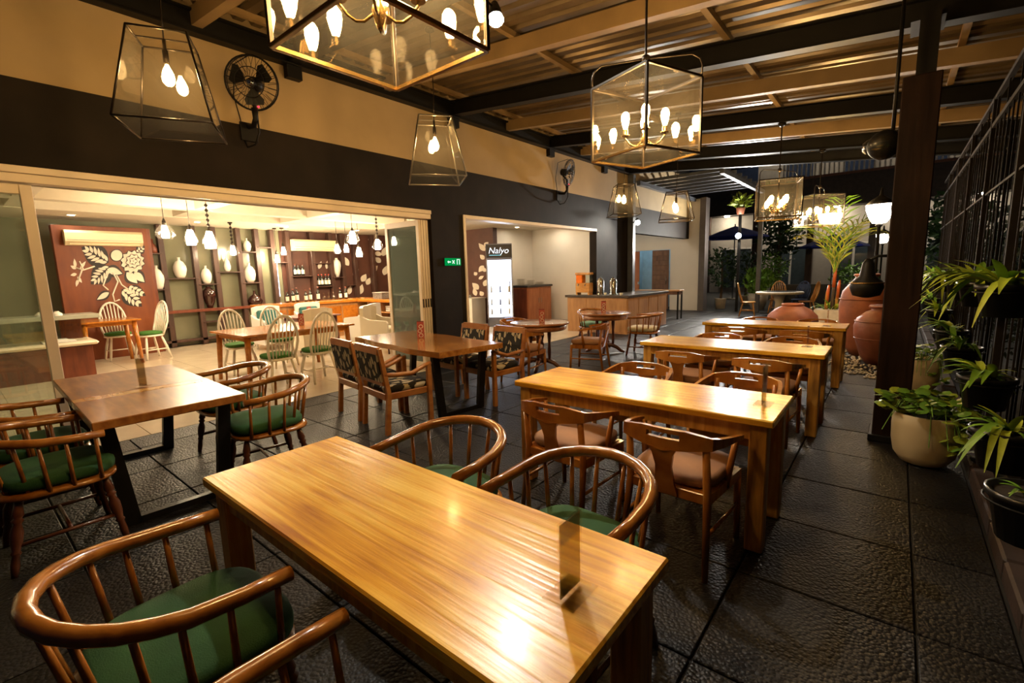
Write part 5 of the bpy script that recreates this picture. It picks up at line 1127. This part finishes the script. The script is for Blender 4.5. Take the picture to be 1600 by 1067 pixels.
# ================================================================ JARS, PEBBLES, PALM
def jar(label, x, y, z0, prof, mt, ring=True):
    t = thing('terracotta_jar', label, 'jar', (x, y, z0), 0, 'terracotta jars'); MB().lathe(prof, n=36).build('body', mt, t)
    r, z = prof[-2]; MB().tube([(prof[-1][0]*math.cos(a*PI/14), prof[-1][0]*math.sin(a*PI/14), prof[-1][1]) for a in range(28)], 0.022, 8, True).build('rim', mt, t)
    if ring:
        for q in ring: MB().tube([(q[0]*math.cos(a*PI/18), q[0]*math.sin(a*PI/18), q[1]) for a in range(36)], 0.008, 6, True).build('moulded_band', mt, t)
    return t
jar('wide squat terracotta jar behind the end of the long table row', -1.52, 10.45, 0.13, [(0.22, 0), (0.36, 0.13), (0.44, 0.30), (0.42, 0.44), (0.30, 0.56), (0.185, 0.62), (0.175, 0.65)], terra, [(0.435, 0.37)])
jar('tall terracotta jar standing in the pebbles behind a smaller one', -0.38, 9.75, 0.0, [(0.16, 0), (0.24, 0.15), (0.34, 0.55), (0.36, 0.85), (0.32, 1.08), (0.20, 1.24), (0.15, 1.30), (0.16, 1.34)], terra, [(0.352, 0.95)])
jar('rounded terracotta jar standing in the pebbles beside the pillar', -0.13, 9.0, 0.0, [(0.17, 0), (0.24, 0.12), (0.33, 0.42), (0.345, 0.58), (0.31, 0.70), (0.20, 0.80), (0.135, 0.83), (0.15, 0.88)], terrad, [(0.33, 0.66), (0.325, 0.40)])
pm = MB(); rnd = random.Random(2)
for i in range(900):
    u, v = rnd.random(), rnd.random(); y = 7.75+2.6*u; x = -0.72+0.30*max(0, 1-(y-7.75)/0.9)**2*1.6+(1.18-0.45*max(0, 1-(y-7.75)/0.9)**2)*v
    if math.hypot(x+0.38, y-9.75) < 0.22 or math.hypot(x+0.13, y-9.0) < 0.22: continue
    s = rnd.uniform(0.018, 0.034); a = rnd.uniform(0, PI); c, q = math.cos(a), math.sin(a)
    vs = [(1, 0, 0), (0, .75, 0), (-1, 0, 0), (0, -.75, 0), (0, 0, .6), (0, 0, -.6)]
    pm.add([(x+s*(p[0]*c-p[1]*q), y+s*(p[0]*q+p[1]*c), 0.012+s*p[2]) for p in vs], [(0, 1, 4), (1, 2, 4), (2, 3, 4), (3, 0, 4), (1, 0, 5), (2, 1, 5), (3, 2, 5), (0, 3, 5)], True)
tag(pm.build('pebbles', pebm), 'pale pebbles around the terracotta jars', 'pebbles', None, 'stuff')
pp = thing('palm', 'yellow-green palm with red stems in a pale square planter', 'palm', (-1.08, 12.35, 0.13))
MB().prism([(-0.24, 0.0), (-0.28, 0.42), (0.28, 0.42), (0.24, 0.0)], 0.52, lambda a, b, c: (a, c-0.26, b)).build('planter', stonec, pp)
rnd = random.Random(4)
for i, (x, y, h) in enumerate([(0.02, 0, 1.25), (0.10, 0.04, 1.0), (-0.08, -0.05, 0.9)]):
    MB().tube([(x, y, 0.40), (x+0.01, y, 0.8), (x+0.03, y, h)], [0.035, 0.03, 0.02], 8).build('trunk', honeyw if i else bark, pp)
    MB().tube([(x+0.01, y, h-0.35), (x+0.02, y, h-0.1), (x+0.03, y, h+0.05)], [0.033, 0.035, 0.018], 8).build('red_crownshaft', plain('red_stem%d' % i, (0.55, 0.11, 0.02), 0.4), pp)
def frond(x, y, h, ang, L, up, mt):
    m = MB(); pts = []
    for i in range(13):
        t = i/12; r = L*(0.12*t+0.36*t*t); z = h+L*(up*t-0.42*up*t*t*t); pts.append(Vector((x+r*math.cos(ang), y+r*math.sin(ang), z)))
    m.tube(pts, [0.011*(1-0.8*i/12) for i in range(13)], 5); sd = Vector((-math.sin(ang), math.cos(ang), 0))
    for i in range(2, 13):
        tg = (pts[i]-pts[i-1]).normalized(); l = 0.46*math.sin(PI*min(1, 0.15+0.8*i/12))+0.06
        for s in (-1, 1):
            d = (tg*0.75+sd*s*0.75).normalized(); p = pts[i]; e = p+d*l+Vector((0, 0, -0.10*l)); mid = p+d*l*0.5+Vector((0, 0, 0.03)); wv = tg*0.022
            m.add([p-wv*0.5, p+wv*0.5, mid+wv, mid-wv, e], [(0, 1, 2, 3), (3, 2, 4)], True)
    return m.build('frond', mt, pp)
for i in range(11): frond(0.03, 0, 1.12, i*0.58+0.2, rnd.uniform(1.6, 2.1), rnd.uniform(0.8, 1.4), [palmy, leafB, leafA][i % 3])
for i in range(16):
    o = obj('leaf', LM[i % 8], None, pp); o.scale = (1.5, 1.5, 1.9); o.location = (0.1*math.cos(i), 0.1*math.sin(i*1.7), 0.41); o.rotation_euler = (rnd.uniform(-0.1, 0.3), 0, i*0.8)
# ================================================================ GARDEN BEYOND
def lantern_post(label, x, y, z, sc=1.0):
    t = thing('lamp_post', label, 'lamp', (x, y, 0), 0, 'garden lantern posts'); r = 0.20*sc
    MB().lathe([(0.10, 0), (0.10, 0.06), (0.05, 0.12), (0.03, 0.2), (0.026, z-0.28*sc), (0.06, z-0.24*sc), (0.03, z-0.20*sc)], n=14).build('post', blacksteel, t)
    MB().lathe([(0.10*sc, -0.20*sc), (r*0.75, -0.12*sc), (r, 0.02*sc), (r*1.05, 0.10*sc), (r*0.7, 0.13*sc)], (0, 0, z), 16).build('globe', postlamp, t)
    for k in range(8):
        a = k*PI/4; MB().tube([(0.105*sc*math.cos(a), 0.105*sc*math.sin(a), z-0.2*sc), (r*0.78*math.cos(a), r*0.78*math.sin(a), z-0.12*sc), (r*1.03*math.cos(a), r*1.03*math.sin(a), z+0.02*sc), (r*1.08*math.cos(a), r*1.08*math.sin(a), z+0.10*sc)], 0.007, 5).build('rib', blacksteel, t)
    MB().lathe([(r*1.12, 0.10*sc), (r*0.6, 0.2*sc), (0.03, 0.26*sc), (0.02, 0.36*sc), (0.001, 0.4*sc)], (0, 0, z), 16).build('cap', blacksteel, t)
lantern_post('lit black lantern post standing between the palm and the tall jar', -0.30, 10.45, 2.42)
lantern_post('lit lantern post farther back, small beside the pillar', -0.46, 21.0, 2.40)
hw = windsor_chair('honey wood hoop-back chair seen side-on at the stone table', honeyw, None, 1.02, 'honey_hoop_chair'); hw.location = (-3.50, 15.75, 0); hw.rotation_euler = (0, 0, -PI/2+0.2); hw['group'] = 'honey hoop-back chairs'
dup(hw, (-2.95, 17.1, 0), PI, 'honey wood hoop-back chair facing the terrace behind the stone table')
dup(hw, (-2.05, 16.5, 0), PI/2+0.4, 'honey wood hoop-back chair on the palm side of the stone table')
nv = windsor_chair('navy hoop-back chair beside the honey chairs', navyc, None, 1.0, 'navy_hoop_chair'); nv.location = (-2.35, 17.3, 0); nv.rotation_euler = (0, 0, PI-0.3)
MB().bb(-0.15, 0.15, -0.27, -0.25, 0.50, 0.92).build('back_cushion', navyc, nv)
gt = thing('stone_table', 'round pale stone garden table with the honey wood chairs', 'table', (-2.75, 16.3, 0)); MB().lathe([(0.62, 0.66), (0.65, 0.68), (0.65, 0.72), (0.62, 0.735)], n=32).build('tabletop', stonec, gt); MB().lathe([(0.26, 0), (0.24, 0.08), (0.12, 0.16), (0.10, 0.4), (0.16, 0.6), (0.22, 0.66)], n=20).build('pedestal', stonec, gt); MB().lathe([(0.45, 0.736), (0.45, 0.74)], n=28).build('dark_inset', blacksteel, gt)
po = thing('planter', 'pale round planter with leafy shrub behind the stone table', 'potted plant', (-3.75, 18.3, 0)); MB().lathe([(0.2, 0), (0.3, 0.3), (0.34, 0.55), (0.31, 0.57)], n=24).build('pot', stonec, po)
def leaf_cloud(c, rx, ry, rz_, n, s0, mt, seed, name, parent=None, up=False):
    rnd = random.Random(seed); m = MB()
    for i in range(n):
        while True:
            p = Vector((rnd.uniform(-1, 1), rnd.uniform(-1, 1), rnd.uniform(-1, 1)))
            if 0.12 < p.length < 1: break
        q = Vector((c[0]+p.x*rx, c[1]+p.y*ry, c[2]+p.z*rz_)); a = Vector((rnd.uniform(-1, 1), rnd.uniform(-1, 1), rnd.uniform(-0.4, 1.0 if not up else 2.5))).normalized(); b = a.cross(Vector((rnd.uniform(-1, 1), rnd.uniform(-1, 1), 1))).normalized(); s = s0*rnd.uniform(0.6, 1.4)
        m.add([q, q+a*s*0.5+b*s*0.22, q+a*s, q+a*s*0.5-b*s*0.22], [(0, 1, 2, 3)], True)
    return m.build(name, mt, parent)
leaf_cloud((0, 0, 0.95), 0.5, 0.5, 0.5, 420, 0.22, leafA, 11, 'foliage', po, True)
def shrub(label, x, y, h, r, mt, seed, pot=True, n=500):
    t = thing('potted_shrub' if pot else 'tree', label, 'potted plant' if pot else 'tree', (x, y, 0))
    z0 = 0.0
    if pot: MB().lathe([(0.16, 0), (0.2, 0.35), (0.22, 0.38), (0.18, 0.38)], n=18).build('pot', stonec, t); z0 = 0.36
    MB().tube([(0, 0, z0*0.6), (0.03, 0.02, h*0.5), (0, 0, h*0.8)], [0.05 if pot else 0.16, 0.035 if pot else 0.12, 0.02], 8).build('trunk', bark, t)
    leaf_cloud((0, 0, h*0.68), r, r, h*0.36, n, 0.16 if pot else 0.35, mt, seed, 'foliage', t)
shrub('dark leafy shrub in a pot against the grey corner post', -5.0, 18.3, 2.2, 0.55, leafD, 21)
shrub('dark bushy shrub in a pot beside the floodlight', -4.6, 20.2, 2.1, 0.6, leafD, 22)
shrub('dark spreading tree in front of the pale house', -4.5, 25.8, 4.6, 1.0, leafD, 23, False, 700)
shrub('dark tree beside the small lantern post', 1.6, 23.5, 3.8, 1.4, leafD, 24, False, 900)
shrub('low green shrub in a pot in front of the blue parasol', -1.2, 20.8, 1.5, 0.7, leafA, 25)
shrub('green shrub in a pot near the pale house corner', -4.4, 24, 2.0, 0.7, leafA, 26)
lw = struct('wall_garden', MB().bb(-3.2, 3, 19.0, 19.25, 0, 0.85).build('x', plain('dark_low_wall', (0.02, 0.02, 0.022), 0.5, var=0.2)), 'low dark garden wall behind the stone table')
def parasol(label, x, y, z, r):
    t = thing('parasol', label, 'parasol', (x, y, 0), 0.2, 'blue parasols'); MB().cyl((0, 0, 0), (0, 0, z+0.1), 0.025).build('pole', greysteel, t); MB().lathe([(0.25, 0), (0.25, 0.06)], n=16).build('base', stonec, t)
    MB().lathe([(r, z-0.55), (r*0.98, z-0.48), (r*0.5, z-0.22), (0.02, z)], n=8, sm=False, cap=False).lathe([(0.02, z-0.01), (r*0.5, z-0.23), (r*0.98, z-0.49)], n=8, sm=False, cap=False).build('canopy', bluec, t)
    for k in range(8): a = k*PI/4; MB().tube([(0, 0, z-0.03), (r*math.cos(a), r*math.sin(a), z-0.55)], 0.01, 5).build('rib', greysteel, t)
parasol('blue parasol behind the palm in front of the pale house', -2.15, 24, 2.75, 1.25)
parasol('blue parasol partly hidden behind the bright glass chandelier', -5.9, 23.5, 3.35, 1.4)
# house with balcony
hs = thing('house', 'pale two-storey house with a white baluster balcony beyond the garden', 'building', (-3, 30, 0))
hwall = plain('house_cream', (0.50, 0.45, 0.38), 0.7, var=0.06)
MB().bb(-9, 9, 0.0, 0.3, 0, 4.4).build('ground_wall', hwall, hs); MB().bb(-9, 9, 2.2, 2.5, 4.4, 9.2).build('upper_wall', hwall, hs)
MB().bb(-9, 9, -1.0, 2.3, 4.4, 5.9).build('balcony_slab', plain('balcony_dark', (0.06, 0.045, 0.038), 0.6, var=0.2), hs); MB().bb(-9, 9, -1.05, -0.9, 5.86, 5.98).build('balcony_trim', plain('balcony_trim', (0.22, 0.09, 0.05), 0.5), hs)
bal = MB().bb(-0.035, 0.035, -0.035, 0.035, 5.98, 6.85).mesh('baluster'); bal.materials.append(whitep)
for k in range(56):
    o = obj('baluster', bal, None, hs); o.location = (-2.2+k*0.2, -0.95, 0)
MB().bb(-9, 9, -1.0, -0.9, 6.85, 6.95).build('handrail', blacksteel, hs)
for k in range(6):
    x = -8+k*2.8; MB().bb(x, x+1.3, 2.1, 2.2, 5.95, 8.3).build('upper_door', navyc, hs); w_ = MB().bb(x, x+1.6, -0.06, 0.0, 0.3, 2.5).build('window', plain('win%d' % k, (0.06, 0.08, 0.09), 0.1), hs); MB().bb(x-0.06, x+1.66, -0.09, -0.05, 2.5, 2.6).bb(x+0.75, x+0.85, -0.09, -0.05, 0.3, 2.5).bb(x-0.08, x, -0.09, -0.05, 0.3, 2.6).bb(x+1.6, x+1.68, -0.09, -0.05, 0.3, 2.6).build('window_frame', whitep, w_)
MB().bb(-9, 9, -0.5, 2.6, 9.2, 9.5).build('roof_slab', blacksteel, hs)
for k in range(4): MB().lathe([(0.12, 0), (0.12, -0.06)], (-3+k*3.2, 0.6, 9.2), 12).build('upper_fill_light', downm, hs)  # added lights under the roof slab to brighten the balcony
for k in range(5):
    x = -6+k*2.6; MB().bb(x, x+0.3, -0.9, -0.6, 0.0, 4.4).build('column', postw, hs); MB().lathe([(0.13, 0), (0.13, -0.06)], (x+1.2, -0.75, 4.4), 12).build('soffit_fill_light', downm, hs)  # added soffit lights, sized to brighten the house front
# garden pergola and floodlight post
pg = thing('pergola', 'pale slatted pergola roof between the terrace and the passage wall', 'pergola', (-4.4, 14.8, 0))
for k in range(7): MB().bb(-1.4, 1.0, -1.9+k*0.55-0.025, -1.9+k*0.55+0.025, 3.92, 4.0).build('slat', greysteel, pg)
for x in (-1.25, 0.9): MB().bb(x-0.05, x+0.05, -2.3, 2.3, 3.80, 3.92).build('beam', greysteel, pg)
for x, y in ((0.9, 2.2),): MB().bb(x-0.06, x+0.06, y-0.06, y+0.06, 0, 3.8).build('post', greysteel, pg)
fl = thing('floodlight', 'bright white floodlight on a dark garden post', 'lamp', (-4.19, 17.15, 2.54))
MB().tube([(0, -0.02, 0), (0, 0.08, 0)], [0.09, 0.06], 14).build('housing', blacksteel, fl); MB().tube([(0, -0.024, 0), (0, -0.03, 0)], [0.085, 0.08], 14).build('lens', emit('garden_flood', (1.0, 0.95, 0.86), 3000), fl); MB().bb(-0.04, 0.04, 0.08, 0.16, -2.54, 0.7).build('post', blacksteel, fl)
hp = thing('hanging_plant', 'small green plant in a terracotta pot on the floodlight post', 'potted plant', (-4.19, 17.27, 3.24)); MB().lathe([(0.10, 0), (0.14, 0.2), (0.15, 0.22)], n=16).build('pot', terra, hp); leaf_cloud((0, 0, 0.38), 0.32, 0.25, 0.22, 130, 0.2, leafB, 31, 'foliage', hp)
# hedge behind the iron fence
hd = MB(); rnd = random.Random(9)
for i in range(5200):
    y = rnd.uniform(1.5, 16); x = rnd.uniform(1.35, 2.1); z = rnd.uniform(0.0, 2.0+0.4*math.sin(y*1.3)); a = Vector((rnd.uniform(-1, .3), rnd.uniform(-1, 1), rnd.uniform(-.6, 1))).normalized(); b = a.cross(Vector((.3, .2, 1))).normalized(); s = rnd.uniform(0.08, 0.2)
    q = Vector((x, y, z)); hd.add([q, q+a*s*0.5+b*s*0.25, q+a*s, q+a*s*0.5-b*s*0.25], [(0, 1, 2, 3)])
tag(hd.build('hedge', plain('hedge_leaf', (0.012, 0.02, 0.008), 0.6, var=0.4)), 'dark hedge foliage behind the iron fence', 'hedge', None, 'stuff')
struct('wall_right', MB().bb(2.5, 2.7, -3, 17, -0.02, 4.2).build('x', plain('dark_boundary', (0.01, 0.01, 0.01), 0.8)), 'dark boundary wall behind the hedge')
